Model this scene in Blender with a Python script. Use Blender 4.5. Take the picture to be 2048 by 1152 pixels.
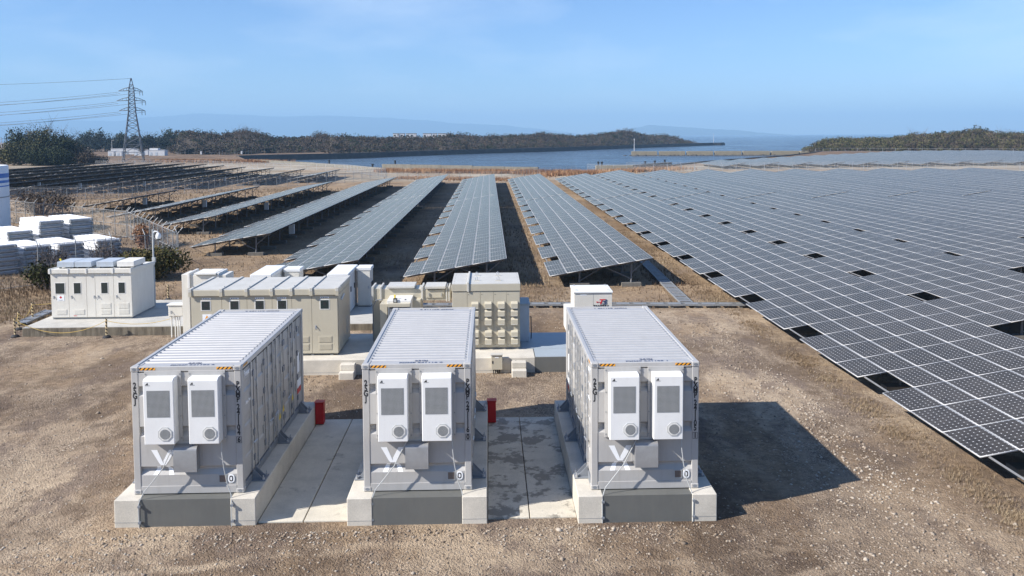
import bpy, bmesh, math, random
import numpy as np
from mathutils import Vector, Matrix
R = math.radians
for o in list(bpy.data.objects): bpy.data.objects.remove(o)
S = bpy.context.scene
COL = S.collection

# ------------------------------------------------------------------ camera
CAMH = 8.571; FPX = 1643.55; CYPX = 369.15
PITCH, YAW, ROLL = R(3.3957), R(1.5951), R(-0.3164)
_cp, _sp, _cy, _sy, _cr, _sr = (math.cos(PITCH), math.sin(PITCH), math.cos(YAW), math.sin(YAW), math.cos(ROLL), math.sin(ROLL))
FW = Vector((_sy*_cp, _cy*_cp, -_sp)); _r = Vector((_cy, -_sy, 0)); _u = _r.cross(FW)
RT = _cr*_r + _sr*_u; UP = -_sr*_r + _cr*_u
cd = bpy.data.cameras.new('camera'); cam = bpy.data.objects.new('camera', cd); COL.objects.link(cam)
cam.matrix_world = Matrix(((RT.x, UP.x, -FW.x, 0), (RT.y, UP.y, -FW.y, 0), (RT.z, UP.z, -FW.z, CAMH), (0, 0, 0, 1)))
cd.sensor_fit = 'HORIZONTAL'; cd.sensor_width = 36; cd.lens = 36*FPX/2048
cd.shift_y = -(576-CYPX)/2048; cd.clip_end = 60000; cd.clip_start = 0.1
S.camera = cam
S.render.resolution_x = 1024; S.render.resolution_y = 576

# ------------------------------------------------------------------ sky and sun
SUN_TRAVEL = Vector((4.53, 1.70, -3.516)).normalized()
SUN_EL = math.asin(-SUN_TRAVEL.z); SUN_AZ = math.atan2(-SUN_TRAVEL.x, -SUN_TRAVEL.y)
W = bpy.data.worlds.new('World'); S.world = W; W.use_nodes = True
wn, wl = W.node_tree.nodes, W.node_tree.links
wn.clear()
sky = wn.new('ShaderNodeTexSky'); sky.sky_type = 'NISHITA'; sky.sun_disc = False
sky.sun_elevation = SUN_EL; sky.sun_rotation = SUN_AZ % (2*math.pi)
sky.air_density = 1.0; sky.dust_density = 0.0; sky.ozone_density = 3.0; sky.altitude = 0
bg = wn.new('ShaderNodeBackground'); bg.inputs['Strength'].default_value = 0.070
out = wn.new('ShaderNodeOutputWorld')
# thin broken cirrus, the same all round the sky
tc = wn.new('ShaderNodeTexCoord'); mp = wn.new('ShaderNodeMapping'); mp.inputs['Scale'].default_value = (1.6, 1.6, 5.0)
mp.inputs['Location'].default_value = (0.35, 0.1, 0.0)
nz = wn.new('ShaderNodeTexNoise'); nz.inputs['Scale'].default_value = 2.6; nz.inputs['Detail'].default_value = 7; nz.inputs['Roughness'].default_value = 0.55
rp = wn.new('ShaderNodeValToRGB'); rp.color_ramp.elements[0].position = 0.49; rp.color_ramp.elements[1].position = 0.80
rp.color_ramp.elements[1].color = (0.34, 0.34, 0.34, 1)
mx = wn.new('ShaderNodeMix'); mx.data_type = 'RGBA'
tint = wn.new('ShaderNodeMix'); tint.data_type = 'RGBA'; tint.blend_type = 'MULTIPLY'; tint.inputs[0].default_value = 1.0
tint.inputs[7].default_value = (0.81, 1.0, 1.33, 1)
wl.new(tc.outputs['Generated'], mp.inputs['Vector']); wl.new(mp.outputs[0], nz.inputs['Vector']); wl.new(nz.outputs['Fac'], rp.inputs['Fac'])
wl.new(sky.outputs[0], tint.inputs[6])
wl.new(tint.outputs[2], mx.inputs[6]); mx.inputs[7].default_value = (9.5, 10.5, 11.5, 1)
wl.new(rp.outputs['Color'], mx.inputs[0]); wl.new(mx.outputs[2], bg.inputs['Color']); wl.new(bg.outputs[0], out.inputs['Surface'])

sd = bpy.data.lights.new('sun', 'SUN'); sd.energy = 5.0; sd.angle = R(0.53); sd.color = (1.0, 0.955, 0.90)
sun = bpy.data.objects.new('sun', sd); COL.objects.link(sun)
sun.rotation_euler = SUN_TRAVEL.to_track_quat('-Z', 'Y').to_euler(); sun.location = (-60, -30, 60)
vs = S.view_settings; vs.view_transform = 'Standard'; vs.look = 'None'; vs.exposure = 0.8; vs.gamma = 1.0; vs.use_curve_mapping = False

# ------------------------------------------------------------------ helpers
def ray(px, py): return FW + (px-1024)/FPX*RT + (CYPX-py)/FPX*UP
def G(px, py, z=0.0):
    d = ray(px, py); t = (z-CAMH)/d.z; return Vector((0, 0, CAMH)) + t*d
def AT(px, py, Y):
    d = ray(px, py); return Vector((0, 0, CAMH)) + Y/d.y*d

class MB:
    def __init__(s): s.v = []; s.f = []; s.m = []
    def poly(s, pts, m=0):
        n = len(s.v); s.v += [tuple(p) for p in pts]; s.f.append(tuple(range(n, n+len(pts)))); s.m.append(m); return s
    def box(s, x0, x1, y0, y1, z0, z1, m=0):
        n = len(s.v)
        s.v += [(x0,y0,z0),(x1,y0,z0),(x1,y1,z0),(x0,y1,z0),(x0,y0,z1),(x1,y0,z1),(x1,y1,z1),(x0,y1,z1)]
        for f in ((0,3,2,1),(4,5,6,7),(0,1,5,4),(1,2,6,5),(2,3,7,6),(3,0,4,7)):
            s.f.append(tuple(n+i for i in f)); s.m.append(m)
        return s
    def hexa(s, p, m=0):                     # eight corners, order as in box
        n = len(s.v); s.v += [tuple(q) for q in p]
        for f in ((0,3,2,1),(4,5,6,7),(0,1,5,4),(1,2,6,5),(2,3,7,6),(3,0,4,7)):
            s.f.append(tuple(n+i for i in f)); s.m.append(m)
        return s
    def obox(s, c, ax, ay, hx, hy, z0, z1, m=0):   # box turned in plan: centre, unit axes, half sizes
        c = Vector((c[0], c[1])); a = Vector(ax[:2]); b = Vector(ay[:2])
        q = [c-a*hx-b*hy, c+a*hx-b*hy, c+a*hx+b*hy, c-a*hx+b*hy]
        return s.hexa([(p.x,p.y,z0) for p in q]+[(p.x,p.y,z1) for p in q], m)
    def extr(s, prof, axis, a, b, m=0):      # profile in the two other axes (x: (y,z)  y: (x,z)  z: (x,y))
        def P(u, w, t): return {'x': (t,u,w), 'y': (u,t,w), 'z': (u,w,t)}[axis]
        n = len(s.v); k = len(prof)
        s.v += [P(u,w,a) for u,w in prof]+[P(u,w,b) for u,w in prof]
        s.f.append(tuple(n+i for i in range(k))); s.m.append(m)
        s.f.append(tuple(n+k+i for i in reversed(range(k)))); s.m.append(m)
        for i in range(k):
            j = (i+1) % k; s.f.append((n+i, n+k+i, n+k+j, n+j)); s.m.append(m)
        return s
    def tube(s, pts, r, n=6, m=0, cap=True):
        pts = [Vector(p) for p in pts]; base = len(s.v); K = len(pts)
        prev = None
        for i, p in enumerate(pts):
            t = (pts[min(i+1,K-1)]-pts[max(i-1,0)]).normalized()
            a = prev if prev else (Vector((0,0,1)) if abs(t.z) < .9 else Vector((1,0,0)))
            b = t.cross(a).normalized(); a = b.cross(t).normalized(); prev = a
            rr = r[i] if isinstance(r, (list, tuple)) else r
            for k in range(n):
                w = 2*math.pi*k/n; s.v.append(tuple(p+rr*(math.cos(w)*a+math.sin(w)*b)))
        for i in range(K-1):
            for k in range(n):
                l = (k+1) % n; s.f.append((base+i*n+k, base+i*n+l, base+(i+1)*n+l, base+(i+1)*n+k)); s.m.append(m)
        if cap:
            s.f.append(tuple(base+k for k in reversed(range(n)))); s.m.append(m)
            s.f.append(tuple(base+(K-1)*n+k for k in range(n))); s.m.append(m)
        return s
    def lathe(s, c, prof, n=16, m=0):        # prof: (radius, z)
        base = len(s.v); K = len(prof)
        for r, z in prof:
            for k in range(n):
                w = 2*math.pi*k/n; s.v.append((c[0]+r*math.cos(w), c[1]+r*math.sin(w), c[2]+z))
        for i in range(K-1):
            for k in range(n):
                l = (k+1) % n; s.f.append((base+i*n+k, base+i*n+l, base+(i+1)*n+l, base+(i+1)*n+k)); s.m.append(m)
        s.f.append(tuple(base+k for k in reversed(range(n)))); s.m.append(m)
        s.f.append(tuple(base+(K-1)*n+k for k in range(n))); s.m.append(m)
        return s
    def mesh(s, name, mats):
        me = bpy.data.meshes.new(name); me.from_pydata(s.v, [], s.f)
        mats = mats if isinstance(mats, (list, tuple)) else [mats]
        for mt in mats: me.materials.append(mt)
        me.polygons.foreach_set('material_index', s.m); me.update()
        bm = bmesh.new(); bm.from_mesh(me); bmesh.ops.recalc_face_normals(bm, faces=bm.faces); bm.to_mesh(me); bm.free()
        return me
    def build(s, name, mats, parent=None, smooth=False, bevel=0, **kw):
        me = s.mesh(name, mats); o = bpy.data.objects.new(name, me); COL.objects.link(o)
        if smooth:
            me.polygons.foreach_set('use_smooth', [True]*len(me.polygons)); me.set_sharp_from_angle(angle=R(40))
        if bevel:
            b = o.modifiers.new('bevel', 'BEVEL'); b.width = bevel; b.segments = 1; b.limit_method = 'ANGLE'; b.angle_limit = R(40)
        if parent: o.parent = parent
        for k, v in kw.items(): o[k] = v
        return o

def tag(o, label, cat, group=None, kind=None):
    o['label'] = label
    if cat: o['category'] = cat
    if group: o['group'] = group
    if kind: o['kind'] = kind
    return o
def thing(name, label, cat, loc=(0,0,0), group=None):
    o = bpy.data.objects.new(name, None); COL.objects.link(o); o.location = loc; o.empty_display_size = 0.2
    return tag(o, label, cat, group)
def inst(src, parent, loc=(0,0,0), rot=(0,0,0), name=None):
    o = src.copy(); COL.objects.link(o); o.parent = parent; o.location = loc; o.rotation_euler = rot
    return o
def copy_tree(o, parent=None):
    c = o.copy(); COL.objects.link(c); c.parent = parent
    for ch in list(o.children): copy_tree(ch, c)
    return c
def np_mesh(name, V, F, mat, label=None, cat=None, kind='stuff', parent=None, group=None):
    k = F.shape[1]
    me = bpy.data.meshes.new(name); me.vertices.add(len(V)); me.vertices.foreach_set('co', V.astype(np.float32).ravel())
    me.loops.add(F.size); me.loops.foreach_set('vertex_index', F.astype(np.int32).ravel())
    me.polygons.add(len(F)); me.polygons.foreach_set('loop_start', np.arange(0, F.size, k, dtype=np.int32))
    me.update(calc_edges=True); me.validate(); me.materials.append(mat)
    o = bpy.data.objects.new(name, me); COL.objects.link(o)
    if parent: o.parent = parent
    if label: o['label'] = label
    if cat: o['category'] = cat
    if kind: o['kind'] = kind
    if group: o['group'] = group
    return o

# ------------------------------------------------------------------ materials
def new_mat(name):
    m = bpy.data.materials.new(name); m.use_nodes = True
    n, l = m.node_tree.nodes, m.node_tree.links; n.clear()
    o = n.new('ShaderNodeOutputMaterial'); b = n.new('ShaderNodeBsdfPrincipled'); l.new(b.outputs[0], o.inputs['Surface'])
    return m, n, l, b
def node(n, t, **kw):
    x = n.new(t)
    for k, v in kw.items():
        if k in x.inputs: x.inputs[k].default_value = v
        else: setattr(x, k, v)
    return x
def ramp(n, stops):
    r = n.new('ShaderNodeValToRGB'); e = r.color_ramp.elements
    while len(e) < len(stops): e.new(0.5)
    for i, (p, c) in enumerate(stops):
        e[i].position = p; e[i].color = (c[0], c[1], c[2], 1) if isinstance(c, (tuple, list)) else (c, c, c, 1)
    return r
def mixc(n, l, fac, a, b, mode='MIX'):
    x = n.new('ShaderNodeMix'); x.data_type = 'RGBA'; x.blend_type = mode
    for i, v in ((0, fac), (6, a), (7, b)):
        if hasattr(v, 'is_linked'): l.new(v, x.inputs[i])
        elif i == 0: x.inputs[0].default_value = v
        else: x.inputs[i].default_value = (v[0], v[1], v[2], 1)
    return x.outputs[2]
def math_(n, l, op, a, b=None, c=None):
    x = n.new('ShaderNodeMath'); x.operation = op
    for i, v in enumerate((a, b, c)):
        if v is None: continue
        if hasattr(v, 'is_linked'): l.new(v, x.inputs[i])
        else: x.inputs[i].default_value = v
    return x.outputs[0]
def bump(n, l, b, h, strength=0.3, dist=0.02):
    x = n.new('ShaderNodeBump'); x.inputs['Strength'].default_value = strength; x.inputs['Distance'].default_value = dist
    l.new(h, x.inputs['Height']); l.new(x.outputs[0], b.inputs['Normal'])
def paint(name, c, rough=0.45, metal=0.0, var=0.06, scale=3.0, dirt=None, dirtamt=0.0, spec=0.4):
    m, n, l, b = new_mat(name)
    t = n.new('ShaderNodeTexCoord'); g = n.new('ShaderNodeNewGeometry')
    z = node(n, 'ShaderNodeTexNoise', Scale=scale, Detail=6.0, Roughness=0.6); l.new(g.outputs['Position'], z.inputs['Vector'])
    r = ramp(n, [(0.3, tuple(x*(1-var) for x in c)), (0.7, tuple(min(1, x*(1+var)) for x in c))]); l.new(z.outputs['Fac'], r.inputs['Fac'])
    col = r.outputs['Color']
    if dirt:
        mp_ = node(n, 'ShaderNodeMapping'); mp_.inputs['Scale'].default_value = (7, 7, 0.9); l.new(g.outputs['Position'], mp_.inputs['Vector'])
        z2 = node(n, 'ShaderNodeTexNoise', Scale=1.3, Detail=7.0, Roughness=0.65); l.new(mp_.outputs[0], z2.inputs['Vector'])
        r2 = ramp(n, [(0.48, 0.0), (0.78, dirtamt)]); l.new(z2.outputs['Fac'], r2.inputs['Fac'])
        col = mixc(n, l, r2.outputs['Color'], col, dirt)
    l.new(col, b.inputs['Base Color']); b.inputs['Roughness'].default_value = rough; b.inputs['Metallic'].default_value = metal
    b.inputs['Specular IOR Level'].default_value = spec
    return m
def plain(name, c, rough=0.6, metal=0.0, emis=None):
    m, n, l, b = new_mat(name); b.inputs['Base Color'].default_value = (c[0], c[1], c[2], 1)
    b.inputs['Roughness'].default_value = rough; b.inputs['Metallic'].default_value = metal
    return m
M = {}
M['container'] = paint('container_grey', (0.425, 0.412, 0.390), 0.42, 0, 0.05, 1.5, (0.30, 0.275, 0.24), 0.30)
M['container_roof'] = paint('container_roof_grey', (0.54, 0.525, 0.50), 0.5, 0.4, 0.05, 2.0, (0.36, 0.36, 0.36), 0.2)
M['white'] = paint('appliance_white', (0.77, 0.765, 0.74), 0.38, 0, 0.03, 2.0, (0.5, 0.48, 0.44), 0.12)
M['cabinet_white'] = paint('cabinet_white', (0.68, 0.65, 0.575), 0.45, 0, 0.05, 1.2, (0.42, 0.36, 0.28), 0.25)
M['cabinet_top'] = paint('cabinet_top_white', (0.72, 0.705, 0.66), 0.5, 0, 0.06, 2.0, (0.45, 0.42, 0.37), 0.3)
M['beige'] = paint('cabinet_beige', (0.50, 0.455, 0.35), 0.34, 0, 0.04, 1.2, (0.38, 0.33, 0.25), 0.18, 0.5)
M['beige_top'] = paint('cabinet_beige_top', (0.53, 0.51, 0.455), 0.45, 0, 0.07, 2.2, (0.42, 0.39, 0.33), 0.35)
M['vent_blue'] = paint('vent_grey_blue', (0.42, 0.47, 0.52), 0.5, 0, 0.08, 2.0, (0.35, 0.33, 0.3), 0.3)
M['steel'] = paint('galvanised_steel', (0.50, 0.51, 0.52), 0.42, 0.65, 0.14, 9.0)
M['hood'] = paint('vent_hood_steel', (0.30, 0.30, 0.30), 0.42, 0.3, 0.10, 6.0)
M['steel_dull'] = paint('dull_galvanised', (0.252, 0.259, 0.259), 0.6, 0.25, 0.14, 6.0)
M['bracket'] = paint('bracket_grey', (0.20, 0.215, 0.235), 0.5, 0, 0.1, 6.0)
M['dark'] = plain('dark_rubber', (0.02, 0.02, 0.022), 0.7)
M['black'] = plain('black_print', (0.018, 0.018, 0.02), 0.55)
M['print_blue'] = plain('print_blue', (0.035, 0.06, 0.13), 0.55)
M['decal_white'] = plain('decal_white', (0.85, 0.86, 0.86), 0.45)
M['orange'] = plain('hazard_orange', (0.85, 0.36, 0.015), 0.5)
M['yellow'] = plain('warning_yellow', (0.80, 0.60, 0.04), 0.5)
M['red'] = paint('red_box', (0.42, 0.012, 0.016), 0.4, 0, 0.12, 4.0)
M['red_print'] = plain('print_red', (0.55, 0.02, 0.03), 0.5)
M['brown_plate'] = paint('brown_plate', (0.17, 0.14, 0.125), 0.5, 0.3, 0.25, 60.0)
M['greycover'] = paint('grey_cover_sheet', (0.125, 0.127, 0.118), 0.55, 0, 0.06, 2.0, (0.17, 0.16, 0.14), 0.35)
M['greybox_top'] = paint('grey_cover_top', (0.33, 0.37, 0.39), 0.5, 0, 0.05, 1.0, (0.25, 0.27, 0.28), 0.3)
M['glass_dark'] = plain('window_glass', (0.03, 0.04, 0.04), 0.08)
M['cream_rope'] = plain('rope_yellow', (0.55, 0.38, 0.10), 0.8)
M['cream'] = paint('pole_cream', (0.62, 0.50, 0.30), 0.5, 0, 0.08, 9.0)
M['conduit'] = plain('conduit_grey', (0.42, 0.43, 0.42), 0.45)
M['slab_white'] = paint('slab_white', (0.80, 0.81, 0.82), 0.6, 0, 0.05, 1.2, (0.45, 0.45, 0.45), 0.25)
M['slab_grey'] = paint('slab_end_grey', (0.27, 0.275, 0.28), 0.55, 0, 0.2, 3.0)
M['pylon'] = paint('pylon_steel', (0.16, 0.17, 0.18), 0.55, 0.2, 0.2, 0.5)
M['bark'] = paint('bark', (0.11, 0.085, 0.065), 0.9, 0, 0.25, 4.0)
M['twig'] = paint('bare_twig', (0.15, 0.125, 0.11), 0.9, 0, 0.25, 3.0)
M['farwhite'] = paint('far_white_wall', (0.56, 0.565, 0.57), 0.6, 0, 0.05, 0.5)

# grille of the air conditioners: perforated sheet
m, n, l, b = new_mat('perforated_grille')
g = n.new('ShaderNodeNewGeometry'); sx = n.new('ShaderNodeSeparateXYZ'); l.new(g.outputs['Position'], sx.inputs[0])
fa = math_(n, l, 'FRACT', math_(n, l, 'MULTIPLY', sx.outputs['X'], 40.0)); fb = math_(n, l, 'FRACT', math_(n, l, 'MULTIPLY', sx.outputs['Z'], 40.0))
da = math_(n, l, 'ADD', math_(n, l, 'POWER', math_(n, l, 'SUBTRACT', fa, 0.5), 2.0), math_(n, l, 'POWER', math_(n, l, 'SUBTRACT', fb, 0.5), 2.0))
hole = math_(n, l, 'LESS_THAN', da, 0.12)
l.new(mixc(n, l, hole, (0.34, 0.35, 0.35), (0.03, 0.033, 0.03)), b.inputs['Base Color']); b.inputs['Roughness'].default_value = 0.5
M['grille'] = m

# hazard tape stripes (flat print)
m, n, l, b = new_mat('hazard_tape')
t = n.new('ShaderNodeTexCoord'); sx = n.new('ShaderNodeSeparateXYZ'); l.new(t.outputs['Object'], sx.inputs[0])
k = math_(n, l, 'FRACT', math_(n, l, 'MULTIPLY', math_(n, l, 'SUBTRACT', math_(n, l, 'ADD', sx.outputs['X'], sx.outputs['Y']), math_(n, l, 'MULTIPLY', sx.outputs['Z'], 1.0)), 11.0))
l.new(mixc(n, l, math_(n, l, 'LESS_THAN', k, 0.45), (0.85, 0.36, 0.02), (0.02, 0.018, 0.018)), b.inputs['Base Color']); b.inputs['Roughness'].default_value = 0.5
M['hazard'] = m
# barber-pole stripes of the rope posts
m, n, l, b = new_mat('striped_post')
t = n.new('ShaderNodeTexCoord'); sx = n.new('ShaderNodeSeparateXYZ'); l.new(t.outputs['Object'], sx.inputs[0])
ang = math_(n, l, 'DIVIDE', math_(n, l, 'ARCTAN2', sx.outputs['Y'], sx.outputs['X']), 2*math.pi)
k = math_(n, l, 'FRACT', math_(n, l, 'ADD', math_(n, l, 'MULTIPLY', sx.outputs['Z'], 6.6), ang))
l.new(mixc(n, l, math_(n, l, 'LESS_THAN', k, 0.40), (0.66, 0.52, 0.30), (0.02, 0.018, 0.016)), b.inputs['Base Color']); b.inputs['Roughness'].default_value = 0.5
M['stripe'] = m

def concrete(name, c, stain=None, stain_lo=0.5, stain_hi=0.62, stain_scale=0.9, holes=False, streak=0.0, bmp=0.15):
    m, n, l, b = new_mat(name); g = n.new('ShaderNodeNewGeometry')
    z = node(n, 'ShaderNodeTexNoise', Scale=1.4, Detail=8.0, Roughness=0.65); l.new(g.outputs['Position'], z.inputs['Vector'])
    r = ramp(n, [(0.28, tuple(x*0.80 for x in c)), (0.55, c), (0.75, tuple(x*1.12 for x in c))]); l.new(z.outputs['Fac'], r.inputs['Fac'])
    zf = node(n, 'ShaderNodeTexNoise', Scale=45.0, Detail=4.0, Roughness=0.7); l.new(g.outputs['Position'], zf.inputs['Vector'])
    rf = ramp(n, [(0.3, 0.84), (0.7, 1.08)]); l.new(zf.outputs['Fac'], rf.inputs['Fac'])
    col = mixc(n, l, 1.0, r.outputs['Color'], rf.outputs['Color'], 'MULTIPLY')
    if stain:
        zs = node(n, 'ShaderNodeTexNoise', Scale=stain_scale, Detail=10.0, Roughness=0.72); l.new(g.outputs['Position'], zs.inputs['Vector'])
        rs = ramp(n, [(stain_lo, 0.0), (stain_hi, 1.0)]); l.new(zs.outputs['Fac'], rs.inputs['Fac'])
        col = mixc(n, l, math_(n, l, 'MULTIPLY', rs.outputs['Color'], 0.75), col, stain)
    if streak:
        mp_ = node(n, 'ShaderNodeMapping'); mp_.inputs['Scale'].default_value = (3.2, 3.2, 0.35); l.new(g.outputs['Position'], mp_.inputs['Vector'])
        z2 = node(n, 'ShaderNodeTexNoise', Scale=1.6, Detail=8.0, Roughness=0.7); l.new(mp_.outputs[0], z2.inputs['Vector'])
        r2 = ramp(n, [(0.40, 0.0), (0.72, streak)]); l.new(z2.outputs['Fac'], r2.inputs['Fac'])
        col = mixc(n, l, r2.outputs['Color'], col, (0.055, 0.045, 0.035))
    if holes:
        mp_ = node(n, 'ShaderNodeMapping'); mp_.inputs['Scale'].default_value = (1/0.45,)*3; l.new(g.outputs['Position'], mp_.inputs['Vector'])
        v = node(n, 'ShaderNodeTexVoronoi', feature='F1', Scale=1.0, Randomness=0.12); l.new(mp_.outputs[0], v.inputs['Vector'])
        h = math_(n, l, 'LESS_THAN', v.outputs['Distance'], 0.07)
        col = mixc(n, l, math_(n, l, 'MULTIPLY', h, 0.8), col, (0.12, 0.11, 0.10))
    l.new(col, b.inputs['Base Color']); b.inputs['Roughness'].default_value = 0.88; b.inputs['Specular IOR Level'].default_value = 0.25
    bump(n, l, b, zf.outputs['Fac'], bmp, 0.01)
    return m
M['concrete'] = concrete('concrete_new', (0.60, 0.555, 0.47), holes=True)
M['concrete_slab'] = concrete('concrete_slab', (0.60, 0.55, 0.45), (0.30, 0.275, 0.23), 0.60, 0.66, 0.9)
M['concrete_stained'] = concrete('concrete_slab_stained', (0.58, 0.53, 0.435), (0.17, 0.155, 0.13), 0.505, 0.55, 0.95)
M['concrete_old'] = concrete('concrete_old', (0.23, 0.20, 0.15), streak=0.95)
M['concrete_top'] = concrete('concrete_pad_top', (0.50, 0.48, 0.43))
M['seawall'] = concrete('seawall_concrete', (0.235, 0.215, 0.175), streak=0.45)
M['dike'] = concrete('dike_stone', (0.075, 0.07, 0.066), (0.13, 0.12, 0.11), 0.5, 0.7, 0.3)
M['breakwater'] = concrete('breakwater_concrete', (0.27, 0.235, 0.17), streak=0.35)

# solar glass: ten by six cells with silver diamonds at the corners and busbars
def panel_mat():
    m, n, l, b = new_mat('solar_cells')
    u = n.new('ShaderNodeUVMap'); s = n.new('ShaderNodeSeparateXYZ'); l.new(u.outputs[0], s.inputs[0])
    U = math_(n, l, 'MULTIPLY', s.outputs['X'], 6.0); V = math_(n, l, 'MULTIPLY', s.outputs['Y'], 10.0)
    fu = math_(n, l, 'ABSOLUTE', math_(n, l, 'SUBTRACT', math_(n, l, 'FRACT', U), 0.5)); fv = math_(n, l, 'ABSOLUTE', math_(n, l, 'SUBTRACT', math_(n, l, 'FRACT', V), 0.5))
    gapu = math_(n, l, 'GREATER_THAN', fu, 0.487); gapv = math_(n, l, 'GREATER_THAN', fv, 0.487)
    dia = math_(n, l, 'GREATER_THAN', math_(n, l, 'ADD', fu, fv), 0.875)
    bus = math_(n, l, 'LESS_THAN', math_(n, l, 'ABSOLUTE', math_(n, l, 'SUBTRACT', fu, 0.24)), 0.012)
    line = math_(n, l, 'MAXIMUM', gapu, gapv)
    g = n.new('ShaderNodeNewGeometry'); ob = n.new('ShaderNodeObjectInfo')
    zc = node(n, 'ShaderNodeTexNoise', Scale=0.35, Detail=4.0); l.new(g.outputs['Position'], zc.inputs['Vector'])
    cr = ramp(n, [(0.35, (0.017, 0.0135, 0.012)), (0.65, (0.030, 0.025, 0.023))]); l.new(zc.outputs['Fac'], cr.inputs['Fac'])
    col = mixc(n, l, math_(n, l, 'MULTIPLY', bus, 0.45), cr.outputs['Color'], (0.30, 0.30, 0.31))
    col = mixc(n, l, math_(n, l, 'MULTIPLY', line, 0.5), col, (0.34, 0.34, 0.35))
    col = mixc(n, l, math_(n, l, 'MULTIPLY', dia, 0.95), col, (0.75, 0.75, 0.75))
    # a film of dust
    zd = node(n, 'ShaderNodeTexNoise', Scale=2.2, Detail=6.0, Roughness=0.6); l.new(g.outputs['Position'], zd.inputs['Vector'])
    rd = ramp(n, [(0.3, 0.03), (0.75, 0.10)]); l.new(zd.outputs['Fac'], rd.inputs['Fac'])
    col = mixc(n, l, rd.outputs['Color'], col, (0.40, 0.355, 0.30))
    l.new(col, b.inputs['Base Color']); b.inputs['IOR'].default_value = 1.40; pass
    rr = ramp(n, [(0.3, 0.16), (0.8, 0.30)]); l.new(zd.outputs['Fac'], rr.inputs['Fac']); b.inputs['Roughness'].default_value = 0.6; b.inputs['Specular IOR Level'].default_value = 0.0
    gl = n.new('ShaderNodeBsdfGlossy'); gl.inputs['Color'].default_value = (1.0, 0.845, 0.665, 1); l.new(rr.outputs['Color'], gl.inputs['Roughness'])
    fr = n.new('ShaderNodeFresnel'); fr.inputs['IOR'].default_value = 1.34
    ms = n.new('ShaderNodeMixShader'); l.new(fr.outputs[0], ms.inputs[0]); l.new(b.outputs[0], ms.inputs[1]); l.new(gl.outputs[0], ms.inputs[2])
    l.new(ms.outputs[0], [q for q in n if q.type == 'OUTPUT_MATERIAL'][0].inputs['Surface'])
    return m
M['cells'] = panel_mat()
M['frame'] = paint('aluminium_frame', (0.44, 0.435, 0.425), 0.5, 0.2, 0.06, 3.0)
M['panel_back'] = plain('panel_backsheet', (0.10, 0.10, 0.10), 0.8)
M['rack'] = paint('rack_steel', (0.20, 0.20, 0.20), 0.6, 0.3, 0.15, 3.0)
M['footing'] = concrete('footing_concrete', (0.18, 0.168, 0.145), streak=0.3)

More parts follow.
